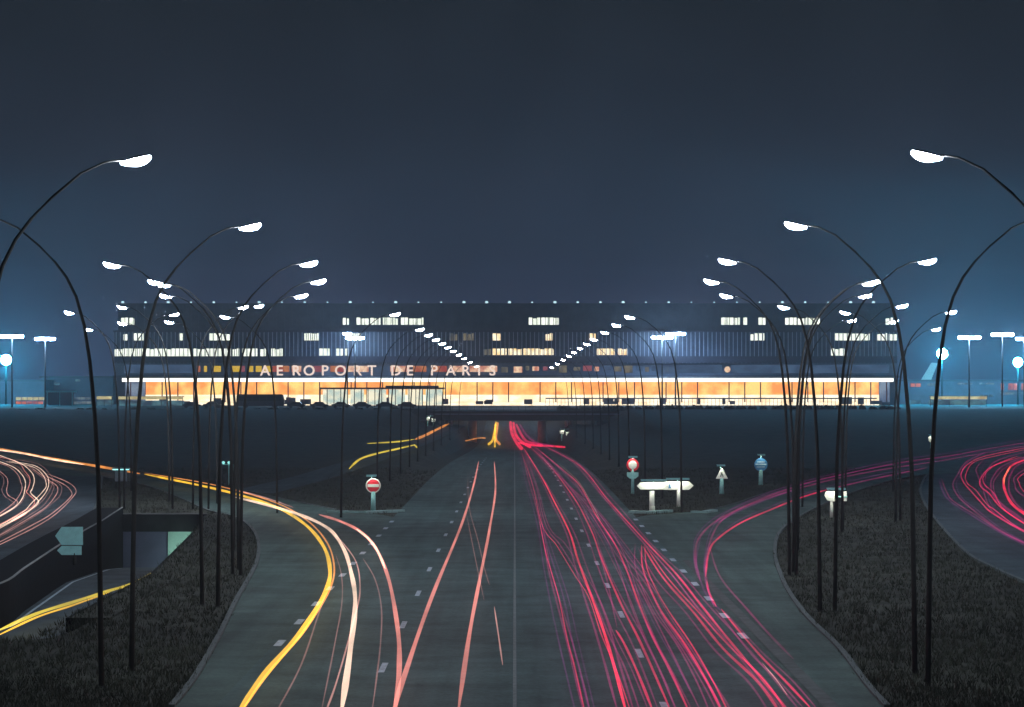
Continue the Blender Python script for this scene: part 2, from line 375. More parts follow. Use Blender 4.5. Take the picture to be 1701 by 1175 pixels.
for side, LST in (('left', LS), ('right', RS)):
    for sx in (1, -1):
        q = sorted([head_at(*h) for s_, h in LST if s_ == sx], key=lambda h: h[1])
        for i, h in enumerate(q):
            place_lamp(sx, h, f'{ORD[i]} of the curved street lamps beside the {side} slip road whose arms reach {"right" if sx > 0 else "left"}', 'lamps along the slip roads')

# ------------------------------------------------------------------ lit road signs
def hood(b, x, z, w=.5):                      # curved shade arching over the sign face
    n = 8; vs = []
    for i in range(n + 1):
        a = math.radians(200 - 130 * i / n)
        yy = -.22 + .24 * math.cos(a); zz = z + .2 * math.sin(a)
        vs += [(x - w / 2, yy, zz), (x + w / 2, yy, zz)]
    o = len(b.v); b.add(vs, [(i * 2, i * 2 + 1, i * 2 + 3, i * 2 + 2) for i in range(n)])
def hood_parts(t, x, z, w):
    b = MB(); b.box(x - w / 2, x + w / 2, -.5, .06, z, z + .05); b.box(x - w / 2, x + w / 2, -.56, -.5, z - .07, z + .05); b.box(x - .03, x + .03, .02, .07, z - .35, z)
    h = b.build('hood', M_teal, t)
    b = MB(); b.tube([(x - w * .42, -.4, z - .04), (x + w * .42, -.4, z - .04)], .028, 8); b.build('lamp_tube', M_signlamp, h, True)
def post(t, x, z0, z1, r=.07, m=None, taper=1.25):
    b = MB(); b.tube([(x, .07, z0), (x, .07, z1)], [r * taper, r], 10); return b.build('post', m or M_teal, t, True)

s = thing('road_sign', G(620, 850), 'no entry sign, red disc with white bar, left of the main road', 'road sign')
post(s, 0, -.1, 1.25, .13, M_teal)
b = MB(); b.disc((0, 1.62), .47, 0, .04); d_ = b.build('disc', M_white, s)
b = MB(); b.disc((0, 1.62), .40, -.012, -.002); b.build('red_face', M_red, d_)
b = MB(); b.box(-.36, .36, -.024, -.014, 1.53, 1.71); b.build('white_bar', M_white, d_)
hood_parts(s, -.1, 2.25, .62)

s = thing('road_sign', G(1051, 821), 'round white sign with red rim above a small teal plate, beside main road', 'road sign')
post(s, 0, -.1, 1.85, .10)
b = MB(); b.disc((0, 2.12), .46, 0, .04); d_ = b.build('disc', M_red, s)
b = MB(); b.disc((0, 2.12), .31, -.012, -.002); b.build('white_face', M_white, d_)
b = MB(); b.plate([(-.42, 1.58), (.42, 1.58), (.42, 1.3), (.2, 1.12), (-.2, 1.12), (-.42, 1.3)], -.03, .03); b.build('plate', M_teal, s)
hood_parts(s, 0, 2.72, .66)

s = thing('direction_sign', G(1083, 852), 'white direction board pointing left on one stout post', 'road sign', 'white direction boards at the right fork')
post(s, 0, -.1, 1.35, .15, M_white, 1.1)
b = MB(); b.plate([(-.95, 1.66), (-.72, 1.44), (1.0, 1.44), (1.0, 1.88), (-.72, 1.88)], -.05, .05); b.build('board', M_white, s)
b = MB(); b.tube([(0.02, -.16, -.1), (0.02, -.16, .42)], .16, 12); b.build('bollard', mat('bollard_white', (.7, .72, .62), .6), s, True)
hood_parts(s, .1, 2.02, 1.6)
s = thing('direction_sign', G(1128, 842), 'white direction board pointing right with a small dark symbol on it', 'road sign', 'white direction boards at the right fork')
post(s, 0, -.1, 1.2, .14, M_white, 1.1)
b = MB(); b.plate([(-.95, 1.1), (.65, 1.1), (.95, 1.37), (.65, 1.64), (-.95, 1.64)], -.05, .05); bd = b.build('board', M_white, s)
b = MB(); b.plate([(-.72, 1.2), (-.5, 1.2), (-.56, 1.3), (-.56, 1.42), (-.61, 1.5), (-.66, 1.42), (-.66, 1.3)], -.062, -.052); b.build('symbol', M_blue, bd)
hood_parts(s, -.1, 1.82, 1.5)

s = thing('road_sign', G(1199, 821), 'small white triangular sign with dark symbol on the grass', 'road sign')
post(s, 0, -.1, 1.15, .14, M_teal)
b = MB(); b.plate([(-.45, 1.12), (.45, 1.12), (.28, 1.42), (.07, 1.86), (-.07, 1.86), (-.28, 1.42)], -.03, .03); bd = b.build('triangle', M_white, s)
b = MB(); b.plate([(-.13, 1.26), (-.06, 1.26), (0, 1.42), (.06, 1.26), (.13, 1.26), (.03, 1.58), (-.03, 1.58)], -.042, -.032); b.build('symbol', M_black, bd)
hood_parts(s, -.08, 2.1, .6)

s = thing('road_sign', G(1264, 806), 'round blue sign with pale lettered band near the right slip road', 'road sign')
post(s, 0, -.1, 1.2, .15, M_teal)
b = MB(); b.disc((0, 1.62), .53, 0, .05); bd = b.build('disc', M_blue, s)
random.seed(3)
for row, (z0, z1, hw) in enumerate([(1.8, 1.88, .3), (1.6, 1.7, .44), (1.4, 1.48, .34)]):
    b = MB(); xx = -hw; pts_t = []; pts_b = []
    while xx < hw - .02:                      # unreadable pale line of lettering: one ragged band
        ww = random.uniform(.05, .11); k0 = random.uniform(0, .025); pts_t += [(xx, z1 - k0), (min(hw, xx + ww), z1 - k0 * .3)]; pts_b += [(xx, z0), (min(hw, xx + ww), z0 + k0 * .5)]; xx += ww + .03
    b.plate(pts_b + pts_t[::-1], -.012, -.002); b.build('lettering', mat('pale_blue', (.55, .75, .85), .5), bd)
hood_parts(s, 0, 2.42, .6)

s = thing('direction_sign', G(1388, 860), 'white direction sign pointing left at the right slip road kerb', 'road sign')
post(s, -.24, -.1, 1.0, .085, M_white, 1.2)
b = MB(); b.plate([(-.66, 1.3), (-.5, 1.02), (-.1, .95), (.12, .95), (.12, 1.56), (-.6, 1.56)], -.04, .04); b.build('board', M_white, s)
b = MB(); b.plate([(.34, .98), (.68, .98), (.68, 1.56), (.34, 1.56)], .1, .18); b.build('rear_board', M_white, s)
b = MB(); b.box(.1, .7, .05, .1, 1.2, 1.28); b.build('bracket', M_teal, s)
hood_parts(s, 0, 1.72, 1.1)

s = thing('road_sign', G(1547, 745), 'small lit white sign on a short post beyond the right loop', 'road sign')
post(s, 0, -.1, .7, .12, M_teal)
b = MB(); b.plate([(-.4, 1.5), (.4, 1.5), (.35, .95), (.12, .7), (-.12, .7), (-.35, .95)], -.03, .03); b.build('board', M_white, s)
hood_parts(s, 0, 1.72, .7)
for px, py, lb, off in ((715, 738, 'tiny white sign pair beside the service road at the bridge', 0), (938, 742, 'tiny white sign pair right of the red trails by the bridge', 0)):
    g = on(px, py, 0); g.z = terr(g.x, g.y)
    s = thing('road_sign', g, lb, 'road sign')
    for dx, hh in ((-.55, 1.9), (.6, 1.6)):
        post(s, dx, -.1, hh - .7, .06, M_teal)
        b = MB(); b.plate([(dx - .35, hh - .7), (dx + .35, hh - .7), (dx + .42, hh), (dx - .42, hh)], -.02, .02); b.build('board', M_white, s)
    hood_parts(s, 0, 2.15, 1.7)

# signs on the left seen from behind
g = G(200, 812); s = thing('direction_sign', g, 'dark back of a wide sign with a strip lamp on top, left slip road', 'road sign')
for dx in (-.35, .42): post(s, dx, -.1, 1.4, .06, M_pole)
b = MB(); b.box(-.42, .5, 0, .06, .55, 1.45); b.build('board', mat('sign_back', (.16, .17, .2), .6), s)
b = MB(); b.box(-.62, .75, -.3, .1, 1.5, 1.58); h_ = b.build('hood', M_teal, s)
b = MB(); b.tube([(-.58, -.2, 1.46), (.7, -.2, 1.46)], .03, 8); b.build('lamp_tube', emit('tube_dim', (150, 235, 235), 2.2), h_, True)
g = G(380, 806); s = thing('direction_sign', g, 'thin post with two small hooded lamps above the left slip road', 'road sign')
post(s, 0, -.1, 1.65, .035, M_teal)
b = MB(); b.plate([(.25, .95), (.55, 1.0), (.5, 1.6), (.3, 1.6)], 0, .05); b.build('board', M_teal, s)
b = MB(); b.box(-.5, .5, .05, .1, 1.6, 1.65); b.build('bracket', M_teal, s)
for dx in (-.42, .02):
    b = MB(); b.disc((dx, 1.78), .12, -.1, .04, 12); b.build('lamp', emit('small_lamp', (150, 235, 230), 1.1), s)
g = G(118, 935); s = thing('direction_sign', g, 'teal back of a pentagonal sign at the inner edge of the left loop', 'road sign')
post(s, .15, -.1, .55, .07, M_pole)
b = MB(); b.plate([(-.7, 1.18), (-.42, .78), (.52, .78), (.52, 1.58), (-.42, 1.58)], 0, .05); b.build('board', M_teal, s)
b = MB(); b.plate([(-.62, .54), (-.42, .34), (.46, .34), (.46, .74), (-.42, .74)], 0, .05); b.build('lower_board', M_teal, s)

# kerbed noses of the traffic islands
for (a, c, dpt, lb) in ((545, 668, 5.5, 'pale kerbed island nose under the no entry sign'), (1046, 1112, 5.5, 'pale kerbed island nose under the white direction boards'), (1150, 1186, 5, 'short pale kerb stretch at the right fork')):
    g0, g1 = G(a, 853), G(c, 851)
    b = MB(); b.strip([(g0.x, g0.y, 0), ((g0.x + g1.x) / 2, g0.y - .4, 0), (g1.x, g1.y, 0)], .5, -.05, .16)
    o = b.build('traffic_island', mat('island_kerb', (.35, .55, .52), .8, 0, .2, 3)); tag(o, lb, 'traffic island')

# rough grass on the islands and banks: nobody could count it
def inside(x, y, poly):
    c = False; n = len(poly); j = n - 1
    for i in range(n):
        xi, yi = poly[i]; xj, yj = poly[j]
        if (yi > y) != (yj > y) and x < (xj - xi) * (y - yi) / (yj - yi) + xi: c = not c
        j = i
    return c
ROADS = []
for o in (slipL, loopL, slipR, loopR): ROADS.append(OUTL[o])
rg = random.Random(4); b = MB()
vs = []; fs = []
for i in range(80000):
    d = 74 + 250 * rg.random() ** 1.7; x = rg.uniform(-.162, .162) * d
    if abs(x) < 7.3 or (x < 0 and d > 230 and abs(x - lerp_table(d, [(246, -19.5), (332, -16.4), (420, -14.6)])) < 2.2): continue
    if x < -14 and 104 < d < 207 and lerp_table(d, XL) - .3 < x < lerp_table(d, XR) - .02: continue
    if any(inside(x, d, q_) for q_ in ROADS): continue
    z = terr(x, d); z += .07 if x < 0 and 112 < d < 206 and x < lerp_table(d, XR) + 1.45 and x > lerp_table(d, XR) - .1 else 0
    h = rg.uniform(.07, .22) * (1.5 if rg.random() < .12 else 1)
    for k in range(3):
        a = rg.uniform(0, 6.3); w_ = rg.uniform(.010, .024); lx, ly = rg.uniform(-.1, .1), rg.uniform(-.1, .1); n0 = len(vs)
        vs += [(x + lx - w_ * math.cos(a), d + ly - w_ * math.sin(a), z - .01), (x + lx + w_ * math.cos(a), d + ly + w_ * math.sin(a), z - .01), (x + lx * 2.2, d + ly * 2.2, z + h)]
        fs.append((n0, n0 + 1, n0 + 2))
me = bpy.data.meshes.new('grass_tufts'); me.from_pydata(vs, [], fs); me.materials.append(mat('grass_blade', (.048, .056, .038), .9, 0, .6, .35)); o = bpy.data.objects.new('grass_tufts', me); C.objects.link(o)
tag(o, 'rough dark grass on the islands and banks', 'grass', kind='stuff')

# ------------------------------------------------------------------ bridge over the dip
br = thing('road_bridge', (0, 690, 0), 'low dark road bridge crossing the main road in front of terminal', 'bridge')
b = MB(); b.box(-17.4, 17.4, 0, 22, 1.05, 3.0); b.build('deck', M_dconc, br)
b = MB(); b.box(-17.4, 44, -.25, 0, 2.25, 2.5); b.build('edge_beam', mat('edge_beam', (.16, .16, .22), .8, 0, .2, .6), br)
b = MB()
for z in (3.35, 3.7, 4.0): b.box(-17.4, 17.4, .1, .16, z, z + .06)
for i in range(24): b.box(-17.3 + i * 1.5, -17.22 + i * 1.5, .1, .16, 3.0, 4.0)
b.build('railing', M_pole, br)
for px in (745, 785, 900, 945):
    x = (px - CX) * 696 / F
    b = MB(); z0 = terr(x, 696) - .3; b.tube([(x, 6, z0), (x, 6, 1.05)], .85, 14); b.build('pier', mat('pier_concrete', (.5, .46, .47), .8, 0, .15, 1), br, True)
for sx in (-1, 1):
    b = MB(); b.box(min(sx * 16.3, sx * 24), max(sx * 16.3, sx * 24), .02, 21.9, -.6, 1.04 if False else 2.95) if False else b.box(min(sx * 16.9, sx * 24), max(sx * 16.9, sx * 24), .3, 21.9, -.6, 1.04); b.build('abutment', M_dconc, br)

# ------------------------------------------------------------------ the terminal
TD = 862.; TS = F / TD
fx = lambda px: (px - CX) / TS
fz = lambda py: H + (CY - py) / TS
T = thing('airport_terminal', (0, TD, 3.3), 'long modern airport terminal with lit hall and AEROPORT DE PARIS letters', 'terminal')
def tb(px0, px1, py0, py1, y0, y1): b = MB(); b.box(fx(px0), fx(px1), y0, y1, fz(py1) - 3.3, fz(py0) - 3.3); return b
M_att = mat('attic_cladding', (.062, .082, .098), .6, 0, .3, .4)
M_cur = mat('curtain_glass', (.075, .098, .14), .25, 0, .35, .25)
M_span = mat('spandrel', (.05, .05, .075), .6, 0, .2, .3)
M_mul = mat('mullion_aluminium', (.5, .53, .6), .5, .2, .1, 1)
M_band = mat('gallery_glass', (.12, .15, .2), .3, 0, .35, .2)
tb(192, 1490, 503, 549, 6, 60).build('upper_block', M_att, T)
tb(188, 1493, 549, 552, -.5, 60).build('ledge', M_span, T)
tb(190, 1490, 552, 604, 0, 60).build('main_block', M_cur, T)
tb(190, 1490, 592, 603, -.4, 0).build('spandrel', M_span, T)
tb(190, 1490, 604, 624, 1.5, 60).build('gallery', M_band, T)
tb(188, 1493, 624, 628, -1.5, 60).build('ledge', M_span, T)
tb(192, 205, 628, 680, 3, 60).build('end_wall', M_span, T)
tb(1480, 1490, 628, 680, 3, 60).build('end_wall', M_span, T)
b = MB()
px = 193.
while px < 1490:
    b.box(fx(px) - .085, fx(px) + .085, -.28, -.002, fz(603.5) - 3.3, fz(552) - 3.3); px += 7.02
b.build('mullions', M_mul, T)
b = MB()
for z in (566.5, 578.5): b.box(fx(190), fx(1490), -.15, -.003, fz(z + .7) - 3.3, fz(z - .7) - 3.3)
b.build('transoms', M_span, T)
b = MB(); px = 196.
while px < 1490: b.box(fx(px) - .1, fx(px) + .1, 5.8, 5.998, fz(545) - 3.3, fz(506) - 3.3); px += 13.
b.build('cladding_ribs', mat('rib', (.06, .08, .09), .6), T)
# lit rooms
M_lw = emit('lit_window_cool', (236, 240, 228), 1.75, srgb2=(206, 214, 196), scale=(.9, 1, .3))
M_lw2 = emit('lit_window_warm', (255, 244, 214), 1.6, srgb2=(238, 196, 130), scale=(.5, 1, .35))
M_lw3 = emit('lit_window_dim', (150, 138, 108), .6, srgb2=(80, 80, 80), scale=(.9, 1, .3))
def lit(px0, px1, py0, py1, y, m, name='lit_window', step=7.02):
    b = MB(); p = px0
    while p < px1 - 1.:
        q = min(px1, p + step); hh = random.choice([0, 0, 0, .5, 1.5])
        b.box(fx(p + .45), fx(q - .45), y - .05, y - .006, fz(py1) - 3.3, fz(py0 + hh) - 3.3); p = q
    b.build(name, m, T)
for a, c in ((196, 219), (567, 578), (590, 612), (613, 631), (634, 660), (664, 703), (878, 929), (1200, 1232), (1237, 1245), (1262, 1276), (1307, 1345), (1346, 1367), (1475, 1493)): lit(a, min(c, 1488), 527, 539, 6, M_lw)
for a, c in ((205, 213), (222, 239), (347, 382), (505, 530), (1245, 1270), (1386, 1445), (1456, 1474), (1476, 1490), (297, 304), (576, 600)): lit(a, c, 554, 566, 0, M_lw)
for a, c in ((746, 760), (769, 787)): lit(a, c, 554, 566, 0, M_lw3)
for a, c in ((818, 832), (906, 918), (978, 990)): lit(a, c, 554, 566, 0, M_lw2)
for a, c in ((190, 238), (242, 318), (321, 369), (372, 384), (386, 398), (402, 428), (432, 442), (450, 470)): lit(a, c, 579, 592, 0, M_lw)
for a, c in ((530, 548), (557, 570), (573, 579), (1380, 1403)): lit(a, c, 579, 591, 0, M_lw)
for a, c in ((817, 842), (844, 868), (869, 920), (991, 1022), (1026, 1042)): lit(a, c, 579, 590, 0, M_lw2)
lit(802, 816, 580, 590, 0, M_lw3)
# gallery lights behind the letters
M_y = emit('gallery_yellow', (250, 205, 60), .7); M_o = emit('gallery_orange', (240, 150, 90), .6, srgb2=(190, 70, 60), scale=(.6, 1, .4))
M_p = emit('gallery_pink', (190, 100, 110), .5); M_c = emit('gallery_cream', (250, 214, 176), 1.1, srgb2=(190, 110, 90), scale=(.7, 1, .5))
M_blu = emit('gallery_blue', (74, 98, 128), .75, srgb2=(52, 70, 98), scale=(.3, 1, .5))
for a, c, m in ((326, 332, M_o), (338, 343, M_y), (352, 366, M_y), (384, 398, M_y), (400, 406, M_p), (410, 420, M_y), (424, 434, M_y), (437, 449, M_y), (452, 480, M_o), (484, 500, M_c), (520, 534, M_p), (548, 574, M_o), (577, 612, M_c), (648, 680, M_c), (686, 708, M_o), (716, 742, M_o), (752, 770, M_c), (780, 826, M_c)):
    b = MB(); b.box(fx(a), fx(c), 1.44, 1.494, fz(618) - 3.3, fz(608) - 3.3); b.build('gallery_light', m, T)
random.seed(5)
p = 832
while p < 1110:
    ww = random.uniform(6, 15); m = random.choice([M_c, M_lw3, M_lw3, M_p, M_c] if p < 1000 else [M_lw3, M_blu])
    b = MB(); b.box(fx(p), fx(p + ww), 1.44, 1.494, fz(random.uniform(615, 620)) - 3.3, fz(random.uniform(606, 610)) - 3.3); b.build('gallery_light', m, T); p += ww + random.uniform(3, 12)
for a, c in ((205, 322), (1090, 1200), (1214, 1478)):
    b = MB(); b.box(fx(a), fx(c), 1.44, 1.494, fz(620) - 3.3, fz(606) - 3.3); b.build('gallery_light', M_blu, T)
b = MB(); b.disc((fx(1209), fz(614) - 3.3), .8, 1.4, 1.49, 12); b.build('gallery_light', M_c, T)
# the letters, each a mesh of its own
M_let = emit('letter_glow', (255, 228, 212), 1.05)
for ch, px in zip("AEROPORTDEPARIS", (441, 465, 492.6, 514, 540, 566, 594, 618, 658, 681, 721, 749, 774, 796, 818)):
    cu = bpy.data.curves.new('letter', 'FONT'); cu.body = ch; cu.size = 3.7; cu.extrude = .12; cu.offset = .06; cu.align_x = 'CENTER'; cu.resolution_u = 4
    o = bpy.data.objects.new('letter_src', cu); C.objects.link(o); dg = bpy.context.evaluated_depsgraph_get()
    me = bpy.data.meshes.new_from_object(o.evaluated_get(dg)); bpy.data.objects.remove(o)
    me.materials.clear(); me.materials.append(M_let)
    l = bpy.data.objects.new('letter', me); C.objects.link(l); l.parent = T; l.location = (fx(px), -1.35, fz(624) - 3.3 + .02); l.rotation_euler.x = math.radians(90)
# the hall
M_hall = emit('hall_back', (255, 206, 118), 1.5, srgb2=(244, 146, 72), scale=(.22, 1, .2))
M_hall2 = emit('hall_low', (255, 242, 214), 1.7, srgb2=(248, 216, 170), scale=(.3, 1, .6))
M_strip = emit('hall_strip', (255, 250, 238), 2.2)
tb(205, 1482, 628, 634.5, -3, -2.8).build('canopy_light', M_strip, T)
tb(203, 1484, 626, 628.5, -3.1, 3).build('canopy', M_conc, T)
tb(240, 1462, 634, 656, 3.2, 3.6).build('hall_wall', M_hall, T)
tb(240, 1462, 656, 668, 2.6, 3.1).build('hall_floor_glow', M_hall2, T)
tb(206, 239, 634, 668, 3.2, 3.6).build('hall_wall', emit('hall_cool', (150, 165, 185), .8, srgb2=(90, 100, 130), scale=(.4, 1, .3)), T)
tb(1463, 1480, 634, 668, 3.2, 3.6).build('hall_wall', MATS['hall_cool'], T)
tb(240, 1462, 668.4, 674, 2.4, 3).build('entrance_glow', M_hall2, T)
tb(206, 1480, 674.2, 681, 2.4, 3).build('plinth', mat('plinth', (.3, .3, .3), .7), T)
b = MB()
px = 216.
M_col = mat('hall_column', (.22, .05, .04), .6)
k = 0
while px < 1478:
    b = MB(); b.box(fx(px) - .14, fx(px) + .14, 1.2, 1.6, fz(668) - 3.3, fz(634) - 3.3); b.build('column', M_col, T); px += 26.2 if k % 3 else 52.4; k += 1
# people-high furniture and partitions dark against the hall glass
random.seed(11)
b = MB()
for i in range(34):
    x0 = random.uniform(245, 1450); ww = random.uniform(.6, 3); b.box(fx(x0), fx(x0) + ww, 1.9, 2.2, fz(672) - 3.3, fz(random.uniform(660, 667)) - 3.3)
b.build('hall_furniture', mat('hall_dark', (.08, .07, .08), .7), T)
b = MB(); b.box(fx(906), fx(1455), -2.2, -2.1, fz(663) - 3.3, fz(661) - 3.3)
for i in range(86): q = fx(906) + i * .985; b.box(q, q + .09, -2.2, -2.1, 0, fz(662.5) - 3.3)
b.build('balustrade', mat('rail_dark', (.05, .05, .06), .6), T)
# roof lamps on thin posts
M_roofl = emit('roof_lamp', (190, 225, 235), 1.3)
px = 195.; k = 0
while px < 1490:
    b = MB(); b.tube([(fx(px), 12, fz(503) - 3.3), (fx(px), 12, fz(500) - 3.3)], .05, 6); q = b.build('roof_lamp_post', M_pole, T)
    b = MB(); rr = random.choice([.2, .27, .34]); b.disc((fx(px), fz(502.4) - 3.3 + .3), rr * 1.25, 11.6, 11.9, 10, 0, rr); b.build('roof_lamp', M_roofl, q)
    px += 38.3; k += 1
b = MB(); b.box(fx(195), fx(1488), 12, 12.05, fz(502.6) - 3.3, fz(502.2) - 3.3); b.build('roof_rail', M_att, T)

# ------------------------------------------------------------------ forecourt: walkway roof, coach, cars, hedge, masts
s = thing('walkway_roof', (0, 800, 3.3), 'long flat entrance canopy on thin posts in front of hall', 'canopy')
S8 = F / 800
q = lambda px: (px - CX) / S8
b = MB(); b.box(q(530), q(738), 0, 6, 4.15, 4.55); b.box(q(640), q(728), 1, 5, 4.55, 5.0); b.build('roof', mat('canopy_roof', (.10, .09, .16), .6), s)
M_cg = emit('canopy_glass', (246, 236, 204), 1.3, srgb2=(176, 196, 186), scale=(.35, 1, .4))
for a, c in ((534, 575), (580, 603), (608, 640), (645, 672), (676, 702), (706, 734)):
    b = MB(); b.box(q(a), q(c), 5.2, 5.5, .4, 4.1); b.build('glass_panel', M_cg, s)
for i in range(19): b = MB(); x = q(532) + i * (q(736) - q(532)) / 18; b.box(x - .09, x + .09, .2, .4, 0, 4.15); b.build('post', M_pole, s)

M_cg2 = mat('dark_glass', (.03, .04, .05), .15)
M_tyre = mat('tyre', (.02, .02, .02), .8)
def vehicle(name, label, cat, L_, Hh, prof, winprof, paint, wheels, rw, loc, group=None):
    t = thing(name, loc, label, cat, group); wd = 1.65 if L_ < 6 else 2.5
    b = MB(); b.plate(prof, 0, wd); o = b.build('body', paint, t)
    m = o.modifiers.new('soft', 'BEVEL'); m.width = .07; m.segments = 2
    b = MB()
    for w_ in winprof: b.plate(w_, -.015, -.003); b.plate(w_, wd + .003, wd + .015)
    b.build('windows', M_cg2, t)
    for x in wheels:
        for y in (0, wd):
            b = MB(); b.disc((x, rw), rw, y - .1, y + .1, 18); b.build('wheel', M_tyre, t)
    return t
bus_prof = [(-5.2, .45), (5.2, .45), (5.3, 1.6), (5.0, 2.9), (4.6, 3.05), (-4.8, 3.05), (-5.2, 2.8), (-5.3, 1.4)]
vehicle('coach', 'dark rounded coach parked on the forecourt left of the canopy', 'coach', 10.6, 3.05, bus_prof, [[(-4.9 + i * 1.62, 1.6), (-3.45 + i * 1.62, 1.6), (-3.45 + i * 1.62, 2.6), (-4.9 + i * 1.62, 2.6)] for i in range(6)], mat('coach_paint', (.05, .045, .06), .35), (-3.3, 3.2), .5, ((432 - CX) * 745 / F, 745, 3.3))
car_prof = [(-2.0, .35), (2.0, .35), (2.05, .75), (1.25, .88), (.75, 1.36), (-.75, 1.4), (-1.35, .95), (-2.05, .85)]
car_win = [[(-.98, .92), (-.05, .92), (-.05, 1.3), (-.7, 1.3)], [(.05, .92), (1.0, .92), (.65, 1.28), (.05, 1.3)]]
paints = [mat('car_' + n_, c, .35) for n_, c in (('black', (.03, .03, .035)), ('wine', (.18, .03, .04)), ('grey', (.12, .12, .13)), ('cream', (.35, .32, .26)), ('blue', (.04, .07, .14)))]
cnames = ['black', 'wine red', 'grey', 'cream', 'blue']
protoc = {}
for i, (px, k, lab) in enumerate([(492, 0, 'beside the coach'), (530, 2, 'at the left end of the entrance canopy'), (566, 3, 'under the left half of the canopy'), (601, 0, 'under the middle of the canopy'), (640, 4, 'under the middle of the canopy'), (676, 0, 'near the right end of the canopy'), (765, 1, 'above the left end of the bridge'), (800, 1, 'above the middle of the bridge'), (838, 0, 'above the middle of the bridge'), (352, 2, 'left of the coach on the forecourt'), (318, 0, 'second to the left of the coach')]):
    loc = ((px - CX) * 742 / F, 742, 3.3 if not 716 < 742 or abs((px - CX) * 742 / F) > 16.6 else 3.3)
    if abs(loc[0]) < 19: continue
    lb = f'{cnames[k]} saloon car parked {lab}'
    if k not in protoc: protoc[k] = vehicle('parked_car', lb, 'car', 4.1, 1.4, car_prof, car_win, paints[k], (-1.25, 1.25), .32, loc, 'cars on the forecourt')
    else: copy_tree(protoc[k], loc, lb, 'cars on the forecourt')

# hedge of rounded shrubs along the top of the bank
M_leaf = mat('hedge_leaf', (.035, .045, .025), .8, 0, .5, 2.5)
def shrub_mesh(seed):
    r = random.Random(seed); b = MB()
    for i in range(520):
        u, v = r.uniform(0, 2 * math.pi), r.uniform(-.15, 1); rr = r.uniform(.75, 1.06) * (1 + .18 * math.sin(3 * u + seed))
        c = Vector((1.25 * rr * math.cos(u) * math.sqrt(max(0, 1 - v * v * .8)), .8 * rr * math.sin(u) * math.sqrt(max(0, 1 - v * v * .8)), .15 + .95 * rr * max(v, -.1)))
        a = Vector((r.uniform(-1, 1), r.uniform(-1, 1), r.uniform(-1, 1))).normalized(); e = a.orthogonal(); f = a.cross(e); sz = r.uniform(.1, .22)
        b.add([c - e * sz, c + f * sz * .5, c + e * sz, c - f * sz * .5], [(0, 1, 2, 3)])
    return b
shr = []
for i in range(3):
    b = shrub_mesh(i); shr.append(b)
px = 935; i = 0; sh_obj = []
while px < 1500:
    x = (px - CX) * 697 / F
    if abs(x) > 18.5 or True:
        z = 3.2 if abs(x) > 18 else 3.0
        if i < 3: o = shr[i].build('hedge_shrub', M_leaf); tag(o, None, 'shrub', 'shrubs along the bank top'); sh_obj.append(o)
        else: o = sh_obj[i % 3].copy(); C.objects.link(o)
        o.location = (x, 697 + random.uniform(-.4, .4) + (1.5 if abs(x) < 18 else 0), z - .15); k = random.uniform(.8, 1.12); o.scale = (k, k, random.uniform(.65, 1.05)); o.rotation_euler.z = random.uniform(0, 6)
        o['label'] = 'low dark rounded shrub in the hedge along the bank top right of the bridge'; i += 1
    px += random.uniform(15, 21)

random.seed(9); px = 20; i = 0
while px < 720:
    o = sh_obj[i % 3].copy(); C.objects.link(o); x = (px - CX) * 697 / F
    o.location = (x, 697 + random.uniform(-1, 1), 3.08); k = random.uniform(.7, 1.0); o.scale = (k * 1.2, k, random.uniform(.3, .5)); o.rotation_euler.z = random.uniform(0, 6)
    o['label'] = 'flat dark scrub clump along the bank top left of the bridge'; o['group'] = 'scrub along the left bank top'; i += 1
    px += random.uniform(20, 34)

# tall lighting masts with a bar of floodlights
mast0 = None
def mast(px, py, d, w, n, label):
    global mast0
    top = P(px, py, d); zg = terr(top.x, d); h = top.z - zg
    t = thing('floodlight_mast', (top.x, d, zg), label, 'floodlight mast', 'floodlight masts round the forecourt')
    b = MB(); b.tube([(0, 0, -.2), (0, 0, h * .6), (0, 0, h + .1)], [.22, .16, .1], 10); b.build('pole', M_pole, t, True)
    b = MB(); b.box(-w / 2, w / 2, -.1, .1, h + .02, h + .16); b.build('crossbar', M_pole, t)
    for i in range(n):
        x = -w / 2 + w * (i + .5) / n; hw = w / n * .46
        b = MB(); b.plate([(x - hw, h), (x + hw, h), (x + hw * .7, h - .5), (x - hw * .7, h - .5)], -.35, .25); f_ = b.build('floodlight', M_hous, t)
        b = MB(); b.box(x - hw * .95, x + hw * .95, -.42, -.352, h - .5, h - .04); b.box(x - hw * .66, x + hw * .66, -.3, .3, h - .62, h - .502); b.build('lens', M_flood, f_)
mast(75, 561, 760, 4.6, 3, 'mast with a wide bar of floodlights left of terminal, right of the glaring one')
mast(20, 557, 770, 5.4, 4, 'mast with bar of floodlights at the left edge above the round glaring lamp')
mast(590, 560, 835, 4.6, 3, 'mast with floodlights in front of terminal above the letters')
mast(577, 553, 850, 2.2, 2, 'small far floodlight mast just left of the mast above the letters')
mast(1100, 559, 835, 5.4, 4, 'mast with floodlights in front of terminal right of the main road')
mast(1122, 553, 848, 5.0, 4, 'far floodlight mast just right of the mast right of the main road')
mast(1610, 559, 770, 5.2, 4, 'mast with bright floodlights beside the aircraft tail fin')
mast(1665, 554, 800, 5.4, 4, 'mast with a long bar of floodlights above the orange lit annex')
mast(1701, 561, 800, 4.0, 3, 'mast with floodlights cut by the right picture edge')
